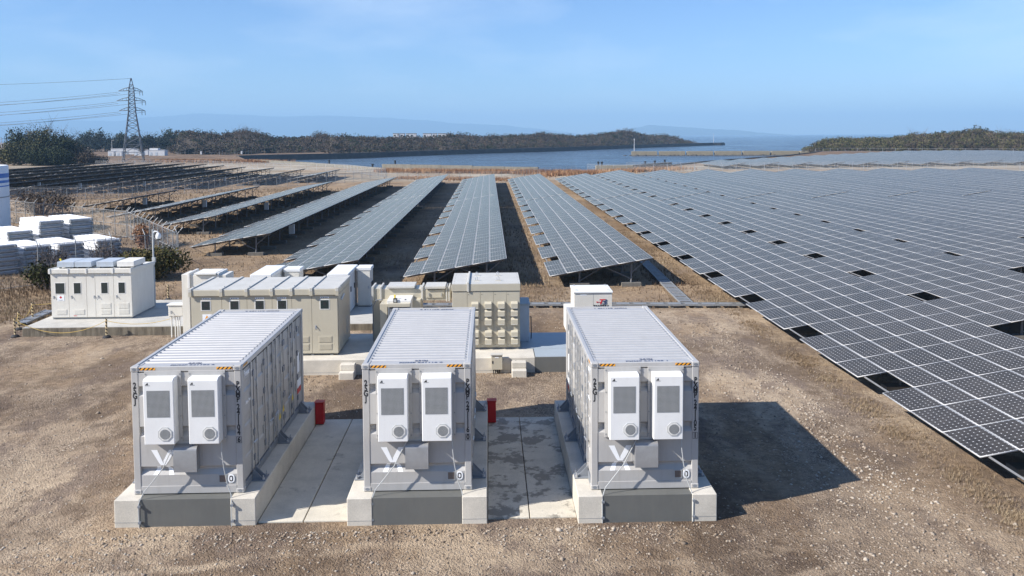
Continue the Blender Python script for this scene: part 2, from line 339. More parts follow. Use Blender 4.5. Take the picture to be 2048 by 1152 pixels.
# ground: gravel, sand, soil and dry turf by position
def ground_mat():
    m, n, l, b = new_mat('gravel_ground'); g = n.new('ShaderNodeNewGeometry'); P = g.outputs['Position']
    s = n.new('ShaderNodeSeparateXYZ'); l.new(P, s.inputs[0])
    def noise(sc, det=6.0, ro=0.6, off=(0,0,0), stretch=None):
        z = node(n, 'ShaderNodeTexNoise', Scale=sc, Detail=det, Roughness=ro)
        mp_ = node(n, 'ShaderNodeMapping'); mp_.inputs['Location'].default_value = off
        if stretch: mp_.inputs['Scale'].default_value = stretch
        l.new(P, mp_.inputs['Vector']); l.new(mp_.outputs[0], z.inputs['Vector']); return z.outputs['Fac']
    def rmp(f, stops):
        r = ramp(n, stops); l.new(f, r.inputs['Fac']); return r.outputs['Color']
    # pebbles at two sizes
    def vor(sc):
        v = node(n, 'ShaderNodeTexVoronoi', feature='F1', Scale=sc); l.new(P, v.inputs['Vector']); return v
    v1, v2 = vor(42.0), vor(19.0)
    sep1 = n.new('ShaderNodeSeparateColor'); l.new(v1.outputs['Color'], sep1.inputs[0])
    sep2 = n.new('ShaderNodeSeparateColor'); l.new(v2.outputs['Color'], sep2.inputs[0])
    peb1 = rmp(sep1.outputs[0], [(0.0, (0.079, 0.056, 0.041)), (0.35, (0.2, 0.148, 0.105)), (0.7, (0.32, 0.252, 0.184)), (1.0, (0.545, 0.455, 0.353))])
    peb2 = rmp(sep2.outputs[1], [(0.0, (0.116, 0.087, 0.063)), (0.5, (0.249, 0.188, 0.136)), (1.0, (0.432, 0.351, 0.262))])
    gravel = mixc(n, l, 0.38, peb1, peb2)
    sand = rmp(noise(60.0, 4.0, 0.7), [(0.3, (0.286, 0.221, 0.156)), (0.7, (0.428, 0.337, 0.243))])
    soil = rmp(noise(30.0, 6.0, 0.75), [(0.3, (0.078, 0.054, 0.039)), (0.7, (0.184, 0.133, 0.092))])
    mauve = rmp(noise(35.0, 6.0, 0.75), [(0.3, (0.089, 0.067, 0.054)), (0.7, (0.234, 0.178, 0.14))])
    a = noise(0.33, 8.0, 0.68, (3, 7, 0), (1, 0.6, 1)); col = mixc(n, l, rmp(a, [(0.43, 0.0), (0.56, 0.9)]), gravel, sand)
    bfac = noise(0.21, 8.0, 0.70, (11, 2, 0), (1, 0.55, 1)); col = mixc(n, l, rmp(bfac, [(0.465, 0.0), (0.545, 0.85)]), col, soil)
    c = noise(0.55, 8.0, 0.72, (31, 12, 0), (1, 0.6, 1)); col = mixc(n, l, rmp(c, [(0.50, 0.0), (0.58, 0.80)]), col, mauve)
    # dry turf beyond the cable trough
    straw = rmp(noise(7.0, 9.0, 0.8), [(0.30, (0.134, 0.091, 0.057)), (0.5, (0.281, 0.201, 0.128)), (0.72, (0.486, 0.371, 0.244))])
    turfm = math_(n, l, 'MULTIPLY', rmp(s.outputs['Y'], [(0.0, 0.0), (1.0, 1.0)]), 1.0)
    mr = n.new('ShaderNodeMapRange'); mr.inputs[1].default_value = 38.0; mr.inputs[2].default_value = 44.0; l.new(s.outputs['Y'], mr.inputs[0])
    tn = rmp(noise(0.16, 8.0, 0.66, (5, 0, 0)), [(0.38, 0.15), (0.58, 1.0)])
    yd = rmp(noise(0.30, 9.0, 0.72, (41, 3, 0), (1, 0.6, 1)), [(0.50, 0.0), (0.60, 0.6)])
    col = mixc(n, l, yd, col, straw)
    # wheel tracks worn pale through the yard
    wq = math_(n, l, 'MULTIPLY', math_(n, l, 'SUBTRACT', noise(0.16, 3.0, 0.5, (7, 7, 0)), 0.5), 5.0)
    def band(v, c, w):
        d_ = math_(n, l, 'ABSOLUTE', math_(n, l, 'SUBTRACT', math_(n, l, 'ADD', v, wq), c)); q = n.new('ShaderNodeMapRange'); q.interpolation_type = 'SMOOTHSTEP'
        q.inputs[1].default_value = w; q.inputs[2].default_value = w*0.3; q.inputs[3].default_value = 0.0; q.inputs[4].default_value = 1.0; l.new(d_, q.inputs[0]); return q.outputs[0]
    tr = math_(n, l, 'MAXIMUM', math_(n, l, 'MAXIMUM', band(s.outputs['X'], 6.9, 0.34), band(s.outputs['X'], 8.6, 0.34)), math_(n, l, 'MAXIMUM', band(s.outputs['Y'], 14.7, 0.34), band(s.outputs['Y'], 16.2, 0.30)))
    tr = math_(n, l, 'MAXIMUM', tr, math_(n, l, 'MAXIMUM', band(s.outputs['X'], -11.2, 0.34), band(s.outputs['X'], -12.9, 0.34)))
    inv = n.new('ShaderNodeMapRange'); inv.inputs[1].default_value = 34.0; inv.inputs[2].default_value = 27.0; l.new(s.outputs['Y'], inv.inputs[0])
    tr = math_(n, l, 'MULTIPLY', math_(n, l, 'MULTIPLY', tr, inv.outputs[0]), rmp(noise(1.3, 6.0, 0.65, (3, 9, 0)), [(0.40, 0.0), (0.58, 0.8)]))
    col = mixc(n, l, tr, col, sand)
    col = mixc(n, l, math_(n, l, 'MULTIPLY', mr.outputs[0], tn), col, straw)
    # pale dusty service road beyond the fences
    mr2 = n.new('ShaderNodeMapRange'); mr2.inputs[1].default_value = 152.0; mr2.inputs[2].default_value = 168.0; l.new(s.outputs['Y'], mr2.inputs[0])
    col = mixc(n, l, math_(n, l, 'MULTIPLY', mr2.outputs[0], rmp(noise(0.06, 6.0, 0.6), [(0.40, 0.1), (0.55, 0.9)])), col, (0.334, 0.299, 0.241))
    mr3 = n.new('ShaderNodeMapRange'); mr3.inputs[1].default_value = 240.0; mr3.inputs[2].default_value = 300.0; l.new(s.outputs['Y'], mr3.inputs[0])
    brush = rmp(noise(0.09, 8.0, 0.7), [(0.35, (0.089, 0.067, 0.048)), (0.65, (0.226, 0.154, 0.105))])
    col = mixc(n, l, mr3.outputs[0], col, brush)
    big = rmp(noise(0.075, 7.0, 0.65, (9, 4, 0)), [(0.36, (0.74, 0.70, 0.66)), (0.48, (1.06, 1.04, 1.0)), (0.62, (1.30, 1.29, 1.25))])
    fine = rmp(noise(3.2, 10.0, 0.78, (1, 1, 0)), [(0.34, (0.62, 0.60, 0.585)), (0.5, (1.0, 1.0, 1.0)), (0.66, (1.22, 1.22, 1.22))])
    col = mixc(n, l, 0.85, col, fine, 'MULTIPLY')
    col = mixc(n, l, 1.0, col, big, 'MULTIPLY')
    l.new(col, b.inputs['Base Color']); b.inputs['Roughness'].default_value = 0.95; b.inputs['Specular IOR Level'].default_value = 0.15
    hh = math_(n, l, 'ADD', math_(n, l, 'MULTIPLY', v1.outputs['Distance'], -1.0), math_(n, l, 'MULTIPLY', v2.outputs['Distance'], -1.2))
    hh = math_(n, l, 'ADD', hh, math_(n, l, 'MULTIPLY', noise(1.2, 8.0, 0.7), 1.6))
    bump(n, l, b, hh, 0.9, 0.024)
    return m
M['ground'] = ground_mat()

def island_mat(name, stops, rough=0.9, trans=0.0):
    m, n, l, b = new_mat(name); g = n.new('ShaderNodeNewGeometry')
    r = ramp(n, stops); z = node(n, 'ShaderNodeTexNoise', Scale=0.16, Detail=5.0); l.new(g.outputs['Position'], z.inputs['Vector'])
    f = math_(n, l, 'ADD', math_(n, l, 'MULTIPLY', g.outputs['Random Per Island'], 0.45), math_(n, l, 'SUBTRACT', math_(n, l, 'MULTIPLY', z.outputs['Fac'], 1.5), 0.45))
    l.new(f, r.inputs['Fac']); l.new(r.outputs['Color'], b.inputs['Base Color']); b.inputs['Roughness'].default_value = rough
    b.inputs['Specular IOR Level'].default_value = 0.2
    return m
M['stone'] = island_mat('stones', [(0.1, (0.10, 0.075, 0.055)), (0.45, (0.24, 0.185, 0.135)), (0.8, (0.42, 0.36, 0.29)), (1.0, (0.44, 0.40, 0.335))])
M['straw'] = island_mat('dry_grass', [(0.15, (0.1071, 0.0674, 0.0398)), (0.5, (0.2342, 0.1669, 0.1026)), (0.9, (0.3991, 0.3195, 0.2093))])
M['straw_red'] = island_mat('dry_reeds', [(0.15, (0.1499, 0.0735, 0.0394)), (0.5, (0.3207, 0.1762, 0.0955)), (0.9, (0.4977, 0.3362, 0.2001))])
M['leaf_dark'] = island_mat('foliage_dark', [(0.15, (0.0112, 0.0161, 0.0074)), (0.5, (0.0248, 0.0341, 0.0136)), (0.9, (0.0527, 0.0589, 0.0248))])
M['leaf_olive'] = island_mat('foliage_olive', [(0.15, (0.0297, 0.0316, 0.013)), (0.5, (0.0698, 0.0698, 0.0279)), (0.9, (0.1395, 0.1162, 0.0512))])
M['leaf_brown'] = island_mat('scrub_brown', [(0.15, (0.0281, 0.0214, 0.016)), (0.45, (0.06, 0.044, 0.0314)), (0.7, (0.0934, 0.07, 0.05)), (0.95, (0.1267, 0.1, 0.0734))])
M['leaf_evergreen'] = island_mat('foliage_evergreen', [(0.2, (0.0084, 0.0126, 0.0084)), (0.9, (0.0245, 0.0315, 0.0175))])
M['ivy'] = island_mat('bush_leaves', [(0.1, (0.02, 0.024, 0.008)), (0.5, (0.052, 0.0544, 0.0176)), (0.9, (0.16, 0.12, 0.048))])
M['hill'] = paint('hill_forest', (0.05, 0.07, 0.05), 0.95, 0, 0.3, 0.002)
M['scrubland'] = paint('scrub_ground', (0.051, 0.039, 0.027), 0.95, 0, 0.35, 0.08)

# water
m, n, l, b = new_mat('sea_water'); g = n.new('ShaderNodeNewGeometry')
mp_ = node(n, 'ShaderNodeMapping'); mp_.inputs['Scale'].default_value = (0.45, 1.0, 1.0); l.new(g.outputs['Position'], mp_.inputs['Vector'])
z1 = node(n, 'ShaderNodeTexNoise', Scale=0.55, Detail=6.0, Roughness=0.62); l.new(mp_.outputs[0], z1.inputs['Vector'])
z2 = node(n, 'ShaderNodeTexNoise', Scale=0.085, Detail=6.0, Roughness=0.68); l.new(mp_.outputs[0], z2.inputs['Vector'])
b.inputs['Base Color'].default_value = (0.040, 0.058, 0.078, 1); b.inputs['Roughness'].default_value = 0.14; b.inputs['IOR'].default_value = 1.33; b.inputs['Specular IOR Level'].default_value = 0.38
bump(n, l, b, math_(n, l, 'ADD', math_(n, l, 'MULTIPLY', z1.outputs['Fac'], 0.22), z2.outputs['Fac']), 1.0, 1.6)
mq = node(n, 'ShaderNodeMapping'); mq.inputs['Scale'].default_value = (0.30, 1.0, 1.0); l.new(g.outputs['Position'], mq.inputs['Vector'])
z3 = node(n, 'ShaderNodeTexNoise', Scale=0.045, Detail=10.0, Roughness=0.75); l.new(mq.outputs[0], z3.inputs['Vector'])
r3 = ramp(n, [(0.36, 0.16), (0.50, 0.50), (0.64, 0.80)]); l.new(z3.outputs['Fac'], r3.inputs['Fac']); l.new(r3.outputs['Color'], b.inputs['Specular IOR Level'])
r4 = ramp(n, [(0.36, 0.34), (0.64, 0.08)]); l.new(z3.outputs['Fac'], r4.inputs['Fac']); l.new(r4.outputs['Color'], b.inputs['Roughness'])
M['sea'] = m
# chain link: wire diamonds with real see-through gaps
m, n, l, b = new_mat('chain_link')
u = n.new('ShaderNodeUVMap'); s = n.new('ShaderNodeSeparateXYZ'); l.new(u.outputs[0], s.inputs[0])
w1 = math_(n, l, 'LESS_THAN', math_(n, l, 'FRACT', math_(n, l, 'MULTIPLY', math_(n, l, 'ADD', s.outputs['X'], s.outputs['Y']), 11.0)), 0.075)
w2 = math_(n, l, 'LESS_THAN', math_(n, l, 'FRACT', math_(n, l, 'MULTIPLY', math_(n, l, 'SUBTRACT', s.outputs['X'], s.outputs['Y']), 11.0)), 0.075)
l.new(math_(n, l, 'MAXIMUM', w1, w2), b.inputs['Alpha']); b.inputs['Base Color'].default_value = (0.36, 0.37, 0.37, 1); b.inputs['Roughness'].default_value = 0.5
M['chain'] = m

TXT = {}
def text_mesh(txt, size, mat, name='lettering', align='CENTER', extr=0.002, bold=0.0, spacing=1.0):
    key = (txt, size, mat.name, bold)
    if key not in TXT: TXT[key] = _text_mesh(txt, size, mat, name, align, extr, bold, spacing)
    return TXT[key]
def _text_mesh(txt, size, mat, name, align, extr, bold, spacing):
    cu = bpy.data.curves.new(name, 'FONT'); cu.body = txt; cu.size = size; cu.align_x = align; cu.align_y = 'CENTER'; cu.extrude = extr
    cu.offset = bold; cu.space_line = spacing; cu.resolution_u = 2
    o = bpy.data.objects.new(name, cu); COL.objects.link(o); dg = bpy.context.evaluated_depsgraph_get()
    me = bpy.data.meshes.new_from_object(o.evaluated_get(dg)); bpy.data.objects.remove(o); bpy.data.curves.remove(cu)
    me.name = name; me.materials.clear(); me.materials.append(mat); return me
def pretext():
    for ch in '25GJ': text_mesh(ch, 0.185, M['black'], bold=0.006)
    for ch in 'PXM0123456': text_mesh(ch, 0.175, M['black'], bold=0.006)
    text_mesh('25GJ', 0.13, M['print_blue'], bold=0.003)
    for q in ('241104 6', '241116 0', '241105 1'): text_mesh('PXMP '+q, 0.13, M['print_blue'], bold=0.003)
    text_mesh('Power X', 0.20, M['decal_white'], bold=0.006); text_mesh('Mega Power', 0.115, M['decal_white'], bold=0.004)
    text_mesh('TAMERRA', 0.20, M['black'], bold=0.007)
pretext()

# ================================================================== the setting
SEA = -2.2
def struct(o): o['kind'] = 'structure'; return o
def coast(pts, z=0.0): return [G(px, py, z).xy for px, py in pts]
near_coast = coast([(1640,302.5),(1622,306),(1560,313),(1480,318.5),(1400,325),(1340,332),(1265,338),(1190,342.5),(1135,345.5),(1078,346.5),(920,344),(765,341.5),(700,336.5),(600,329.5),(505,324.5)])
isl_coast = coast([(478,323),(560,320.5),(700,317),(900,309),(1100,303),(1300,295),(1425,290.8),(1441,290.6)], SEA)
tip = isl_coast[-1]
isl_back = [tip+Vector((8, 14)), tip+Vector((-30, 60)), Vector((150, 1150)), Vector((-200, 1500)), Vector((-2500, 2200))]
outline = [Vector((900, -250)), Vector((2500, 300)), Vector((2500, 1800)), Vector((700, 1500)), Vector((330, 700))] + near_coast + isl_coast + isl_back + [Vector((-2500, -250))]
from mathutils.geometry import delaunay_2d_cdt
cv, ce, cf, *_ = delaunay_2d_cdt([Vector((p.x, p.y)) for p in outline], [], [list(range(len(outline)))], 1, 1e-4)
me = bpy.data.meshes.new('ground'); me.from_pydata([(p.x, p.y, 0) for p in cv], [], [list(q) for q in cf]); me.update()
if sum(q.normal.z for q in me.polygons) < 0: me.flip_normals()
me.materials.append(M['ground'])
ground = bpy.data.objects.new('ground', me); COL.objects.link(ground); struct(ground)
mb = MB(); mb.poly([(-19000, -1500, SEA), (19000, -1500, SEA), (19000, 17500, SEA), (-19000, 17500, SEA)])
struct(mb.build('sea', M['sea']))
# revetments along both shores
def revetment(name, pts, mat, out, ztop, width, label=None):
    mb = MB(); K = len(pts); L = []
    for i, p in enumerate(pts):
        t = (pts[min(i+1, K-1)]-pts[max(i-1, 0)]).normalized(); nrm = Vector((t.y, -t.x))*out
        a = p-nrm*width; b_ = p+nrm*0.05; c = p+nrm*1.1
        L.append([(a.x, a.y, ztop), (b_.x, b_.y, ztop), (c.x, c.y, SEA-0.6), (a.x, a.y, SEA-0.6)])
    for i in range(K-1):
        A, B = L[i], L[i+1]
        for k in range(4): mb.poly([A[k], A[(k+1) % 4], B[(k+1) % 4], B[k]])
    mb.poly(L[0]); mb.poly(L[-1][::-1])
    return mb.build(name, mat)
o = revetment('dike', isl_coast+[tip+Vector((8, 14))], M['dike'], 1, 0.5, 2.2); struct(o)
o = revetment('shore_wall', near_coast[:7], M['dike'], 1, 0.35, 1.0); struct(o)
o = revetment('quay_edge', near_coast[7:], M['seawall'], 1, 0.06, 1.0); struct(o)
# free-standing sea walls with panel joints
def wall_thing(name, label, pts, ztops, th, mat, panel=8.0):
    t = thing(name, label, 'wall', (pts[0].x, pts[0].y, 0)); o0 = Vector((pts[0].x, pts[0].y))
    for i in range(len(pts)-1):
        d = pts[i+1]-pts[i]; n_ = max(1, round(d.length/panel)); u_ = d.normalized(); nn = Vector((-u_.y, u_.x))
        for k in range(n_):
            a = pts[i]+d*(k/n_)-o0; b_ = pts[i]+d*((k+1)/n_)-o0-u_*0.06
            z0 = ztops[i]+(ztops[i+1]-ztops[i])*(k/n_)
            mb = MB(); c = (a+b_)/2; mb.obox(c, u_, nn, (b_-a).length/2, th/2, -0.3, z0+0.03*((k*7) % 3-1))
            mb.build('wall_panel', mat, t)
    return t
wall_thing('seawall', 'tall weathered concrete seawall with dry reeds at its foot beside the inlet', [G(765,341.5).xy, G(1077,346).xy], [1.7, 1.3], 0.5, M['seawall'], 9.0)
wall_thing('seawall', 'low concrete quay wall running left along the inlet behind the fence', [G(764,341).xy, G(700,336.2).xy, G(600,329.3).xy, G(507,324.2).xy], [0.75, 0.8, 0.9, 0.9], 0.5, M['seawall'], 12.0)
wall_thing('seawall', 'dark low wall at the gap in the quay, right of the tall seawall', [G(1085,346.8).xy, G(1160,343.5).xy], [0.35, 0.35], 0.5, M['dike'], 10.0)
wall_thing('seawall', 'curved dark seawall rising from the concrete block towards the breakwater', [G(1262,338).xy, G(1300,334.5).xy, G(1342,331.5).xy], [1.0, 1.0, 0.9], 0.6, M['seawall'], 9.0)
p = G(1228,341.5)
t = thing('concrete_block', 'pale concrete block with undercut foot at the waterside', 'block', p)
MB().box(-4.4, 4.6, -0.5, 1.2, 0.35, 1.3).build('block_body', M['breakwater'], t, bevel=0.05)
MB().box(-3.6, -2.9, -0.3, 1.0, -0.1, 0.36).build('block_foot', M['seawall'], t); MB().box(2.9, 3.6, -0.3, 1.0, -0.1, 0.36).build('block_foot', M['seawall'], t)

# breakwater with its rocky toe
bw0, bw1 = G(1263,311.5,SEA), G(1660,310.5,SEA)
t = thing('breakwater', 'long pale concrete breakwater with rocky toe in front of the open sea', 'breakwater', (bw0.x, bw0.y, SEA))
d = (bw1-bw0).xy; n_ = 7; u_ = d.normalized(); nn = Vector((-u_.y, u_.x))
for k in range(n_):
    a = d*(k/n_); b_ = d*((k+1)/n_)-u_*0.9
    MB().obox((a+b_)/2+nn*3, u_, nn, (b_-a).length/2, 2.2, -0.5, 2.25).build('caisson', M['breakwater'], t, bevel=0.08)
random.seed(5); mb = MB()
for k in range(420):
    s_ = random.uniform(-0.04, 1.0); q = d*s_+nn*random.uniform(-1.6, 0.9); r_ = random.uniform(0.5, 1.0)
    mb.lathe((q.x, q.y, -0.25), [(r_*0.6, -0.5), (r_, 0.1), (r_*random.uniform(.4, .8), random.uniform(.4, .9)*r_)], 5)
mb.build('rock_toe', M['dike'], t, kind='stuff')
def light_pole(label, p, h):
    t = thing('beacon_pole', label, 'pole', p); MB().tube([(0,0,-0.5), (0,0,h)], [0.18, 0.1], 8).build('pole', M['farwhite'], t)
    MB().lathe((0,0,h), [(0.22,0), (0.22,0.5), (0.05,0.7)], 8).build('lantern', M['farwhite'], t)
q = Vector((bw0.x, bw0.y, 0))+Vector((nn.x, nn.y, 0))*3+Vector((u_.x, u_.y, 0))*1.5
light_pole('slim white beacon pole on the head of the breakwater', (q.x, q.y, 0.8), 5.2)
q = tip+Vector((-6, 4)); light_pole('slim grey beacon pole at the far tip of the dike', (q.x, q.y, 0.4), 8.5)
# mooring bollards on the quay
bl = [(658,329.5),(790,331),(745,339),(1197,338.5),(1204,338.5),(1291,335),(1310,333),(1330,331),(579,326.5)]
nm = ['left end of the low quay wall','left end of the tall seawall','low quay wall just left of the tall seawall','left edge of the pale concrete block','top of the pale concrete block, second from its left edge','curved dark seawall, nearest the concrete block','middle of the curved dark seawall','far end of the curved dark seawall','low quay wall nearest the dry reeds']
for (px, py), w_ in zip(bl, nm):
    p = G(px, py); h_ = 1.25 if px in (1197, 1204) else (0.95 if px > 1250 else 0.8)
    MBo = MB().lathe((0,0,0), [(0.22,-h_), (0.22,0.35), (0.33,0.45), (0.33,0.62), (0.12,0.7)], 8).build('mooring_bollard', M['dark'])
    MBo.location = (p.x, p.y+0.3, h_); tag(MBo, 'dark mooring bollard on the '+w_, 'bollard', 'mooring bollards on the quay')

# distant hills across the bay
def hills(name, dist, prof, seed, depth=1600):
    rg = random.Random(seed); mb = MB(); xs = [p[0] for p in prof]; N = 170; rows = []
    for i in range(N+1):
        px = xs[0]+(xs[-1]-xs[0])*i/N
        k = max(j for j in range(len(xs)) if xs[j] <= px+1e-6); k = min(k, len(xs)-2)
        t_ = (px-xs[k])/(xs[k+1]-xs[k]); t_ = t_*t_*(3-2*t_); py = prof[k][1]*(1-t_)+prof[k+1][1]*t_+rg.uniform(-.45, .45)
        q = AT(px, py, dist); rows.append((q.x, q.z))
    for i in range(N):
        (x0, z0), (x1, z1) = rows[i], rows[i+1]
        a = [(x0, dist-depth, SEA-1), (x1, dist-depth, SEA-1)]; m0 = rg.uniform(.45, .6)
        mb.poly([a[0], a[1], (x1, dist-depth*.45, SEA+(z1-SEA)*.55), (x0, dist-depth*.45, SEA+(z0-SEA)*.55)])
        mb.poly([(x0, dist-depth*.45, SEA+(z0-SEA)*.55), (x1, dist-depth*.45, SEA+(z1-SEA)*.55), (x1, dist, z1), (x0, dist, z0)])
        mb.poly([(x0, dist, z0), (x1, dist, z1), (x1, dist+depth, SEA-1), (x0, dist+depth, SEA-1)])
    return struct(mb.build(name, M['hill'], smooth=False))
hills('hills', 15200, [(-400,250),(0,246),(90,240),(230,242),(300,234),(400,227),(470,229),(560,233),(640,231),(760,235),(840,240),(920,247),(1000,250),(1060,256),(1130,264),(1180,271)], 3)
hills('hills', 12200, [(1150,271),(1190,264),(1240,260),(1275,255),(1300,250),(1330,252),(1380,255),(1420,258),(1470,260),(1520,265),(1560,270.5)], 4, 1200)

# concrete slabs between the container plinths, cut by one joint each
def slab_pair(x0, xm, x1, y0, y1, mat):
    t = bpy.data.objects.new('pavement', None); COL.objects.link(t); t.location = (x0, y0, 0); struct(t)
    for a, b_ in ((x0, xm-0.012), (xm+0.012, x1)):
        MB().box(a-x0, b_-x0, 0, y1-y0, -0.12, 0.035).build('slab', M[mat], t, bevel=0.008)
slab_pair(-5.19, -4.19, -3.17, 17.95, 24.55, 'concrete_slab'); slab_pair(-0.08, 0.86, 1.91, 17.93, 24.5, 'concrete_stained')

# ================================================================== solar tables
TILT = math.atan2(0.99, 5.85); CP = 5.933/6; RP = 1.665; NCOL = 6
def module_template():
    hx, hy, th = 0.4865, 0.8245, 0.036; fx, fy = 0.026, 0.017
    V = [(-hx,-hy,0),(hx,-hy,0),(hx,hy,0),(-hx,hy,0),(-hx+fx,-hy+fy,0),(hx-fx,-hy+fy,0),(hx-fx,hy-fy,0),(-hx+fx,hy-fy,0),(-hx,-hy,-th),(hx,-hy,-th),(hx,hy,-th),(-hx,hy,-th)]
    F = [(0,1,5,4),(1,2,6,5),(2,3,7,6),(3,0,4,7),(4,5,6,7),(8,9,1,0),(9,10,2,1),(10,11,3,2),(11,8,0,3),(11,10,9,8)]
    mi = [0,0,0,0,1,0,0,0,0,2]
    return np.array(V), np.array(F), np.array(mi)
MV, MF, MMI = module_template()
def modules_mesh(name, T):                 # T: array of (x,y,z) centres in table space
    c, s = math.cos(TILT), math.sin(TILT)
    Vr = np.stack([MV[:,0]*c-MV[:,2]*s, MV[:,1], MV[:,0]*s+MV[:,2]*c], 1) if T is not None else MV
    T = np.array(T) if T is not None else np.zeros((1, 3)); K = len(T)
    V = (Vr[None]+T[:, None]).reshape(-1, 3); F = (MF[None]+(np.arange(K)*len(MV))[:, None, None]).reshape(-1, 4)
    me = bpy.data.meshes.new(name); me.vertices.add(len(V)); me.vertices.foreach_set('co', V.astype(np.float32).ravel())
    me.loops.add(F.size); me.loops.foreach_set('vertex_index', F.astype(np.int32).ravel())
    me.polygons.add(len(F)); me.polygons.foreach_set('loop_start', np.arange(0, F.size, 4, dtype=np.int32))
    me.polygons.foreach_set('material_index', np.tile(MMI, K).astype(np.int32))
    uv = np.zeros((len(MF), 4, 2)); uv[4] = [(0,0),(1,0),(1,1),(0,1)]
    L = me.uv_layers.new(name='UVMap'); L.data.foreach_set('uv', np.tile(uv.ravel(), K).astype(np.float32))
    for k in ('frame', 'cells', 'panel_back'): me.materials.append(M[k])
    me.update(calc_edges=True); me.validate(); return me
MODULE = modules_mesh('solar_panel', None)
def frame_mb(off=(0,0,0)):
    c, s = math.cos(TILT), math.sin(TILT); mb = MB(); ox, oy, oz = off
    def P(d, h): return (ox+d*c-h*s, oy, 0.70+d*s+h*c)
    def bar(a, b_, w=0.03): mb.tube([a, b_], w, 4)
    bar(P(0.15,-0.13), P(5.8,-0.13), 0.045)
    for d in (1.75, 4.75): bar((P(d,0)[0], oy, 0.15), P(d,-0.13), 0.05)
    bar((P(1.75,0)[0], oy, 0.3), P(3.0,-0.13)); bar((P(4.75,0)[0], oy, 0.42), P(3.2,-0.13)); bar((P(4.75,0)[0], oy, 0.75), P(5.6,-0.13))
    return mb
FRAME_ME = frame_mb().mesh('support_frame', M['rack'])
FOOT_ME = MB().box(-0.55, 0.55, -0.22, 0.22, -0.05, 0.22).mesh('footing', M['footing'])
def add(me, name, parent, loc, rot=(0,0,0)):
    o = bpy.data.objects.new(name, me); COL.objects.link(o); o.parent = parent; o.location = loc; o.rotation_euler = rot; return o
BOX_ME = MB().box(-0.22, 0.22, -0.12, 0.12, -0.42, 0.42).mesh('junction_box', M['white'])
def solar_table(xhi, y0, y1, label, group, single=True, ncut=0, box=None, pattern=True):
    c, s = math.cos(TILT), math.sin(TILT); xlo = xhi-5.85; n_ = int(round((y1-y0)/RP)); L = n_*RP
    t = thing('solar_table', label, 'solar panels', (xlo, y0, 0), group)
    rest = []
    for j in range(n_):
        for k in range(NCOL):
            if pattern and k == 0 and j % 4 == 3: continue
            d_ = (k+.5)*CP; p = (d_*c, (j+.5)*RP, 0.70+d_*s+random.uniform(-.001, .001))
            if single and j >= ncut: add(MODULE, 'solar_panel', t, p, (random.uniform(-.0012, .0012), -TILT+random.uniform(-.002, .002), 0))
            else: rest.append(p)
    if rest: o = add(modules_mesh('solar_panels_joined', rest), 'solar_panels_joined', t, (0,0,0)); o['kind'] = 'stuff'
    for d_ in (0.25, 1.75, 3.75, 5.6):
        mb = MB(); x_, z_ = d_*c+0.065*s, 0.70+d_*s-0.065*c; mb.tube([(x_, 0.05, z_), (x_, L-0.05, z_)], 0.035, 4); mb.build('purlin', M['rack'], t)
    ys = [0.45+i*(L-0.9)/max(1, round((L-0.9)/3.33)) for i in range(round((L-0.9)/3.33)+1)]
    if single:
        for y_ in ys: add(FRAME_ME, 'support_frame', t, (0, y_, 0)); add(FOOT_ME, 'footing', t, (1.73, y_, 0)); add(FOOT_ME, 'footing', t, (4.68, y_, 0))
    else:
        mb = MB()
        for y_ in ys:
            f_ = frame_mb((0, y_, 0)); nb = len(mb.v); mb.v += f_.v; mb.f += [tuple(i+nb for i in q) for q in f_.f]; mb.m += f_.m
            for x_ in (1.73, 4.68): mb.box(x_-0.55, x_+0.55, y_-0.22, y_+0.22, -0.05, 0.22)
        mb.build('support_frames', M['rack'], t, kind='stuff')
    if box is not None: add(BOX_ME, 'junction_box', t, (5.0, box, 0.85))
    return t
random.seed(11)
GA = 'solar tables in the near half of the main field'; GB = 'solar tables in the far half of the main field'
ordn = ['first','second','third','fourth','fifth','sixth','seventh','eighth','ninth','tenth','eleventh','twelfth','thirteenth','fourteenth','fifteenth','sixteenth','seventeenth','eighteenth']
SEAM = 97.7
# (x of the high edge, near end, far end)
near_rows = [(-41.3, 95.5, 110.2, 'dark short solar table, farthest left of the main field, seen from below', 6),
  (-32.5, 83.0, 118.0, 'dark solar table second from left in the main field, ending by the fence corner', 14),
  (-24.2, 72.8, 130.0, 'solar table third from left in the main field, seen almost edge on', 20),
  (-15.8, 59.4, 141.8, 'solar table behind the dome camera pole, fourth from left, seen at a slant', 10)]
for xh, a, b_, lab, bx in near_rows:
    solar_table(xh, a, b_, lab, GA, True, 0, bx)
mid_rows = [(-7.35, 46.0, 'solar table whose near end stands behind the white roofed cabinets'), (0.97, 46.0, 'solar table directly behind the beige vented cabinet'), (9.2, 45.7, 'solar table behind the lettered white box')]
for xh, a, lab in mid_rows:
    solar_table(xh, a, SEAM-0.15, lab+', near half', GA)
    solar_table(xh, SEAM+0.12, 148.8, lab+', far half', GB, False)
xr = [17.75, 26.15, 34.85, 43.65, 52.45, 61.3, 70.1, 79.0, 87.9, 96.8]
st = [5.95, 32.6, 45.9, 59.2, 72.6, 85.9]
for i, x_ in enumerate(xr):
    w_ = 'nearest the gravel yard' if i == 0 else ordn[i]+' from the gravel yard'
    if i < 6: solar_table(x_, st[i], SEAM-0.15, 'dark gridded solar table in the right-hand field, near half, '+w_, GA)
    if i: solar_table(x_, SEAM+0.35 if i < 8 else 118.0, 163.6, 'pale reflecting solar table in the right-hand field, far half, '+w_, GB, False)
    else: solar_table(x_, SEAM+0.35, 149.2, 'pale reflecting solar table in the right-hand field, far half, '+w_, GB, False)
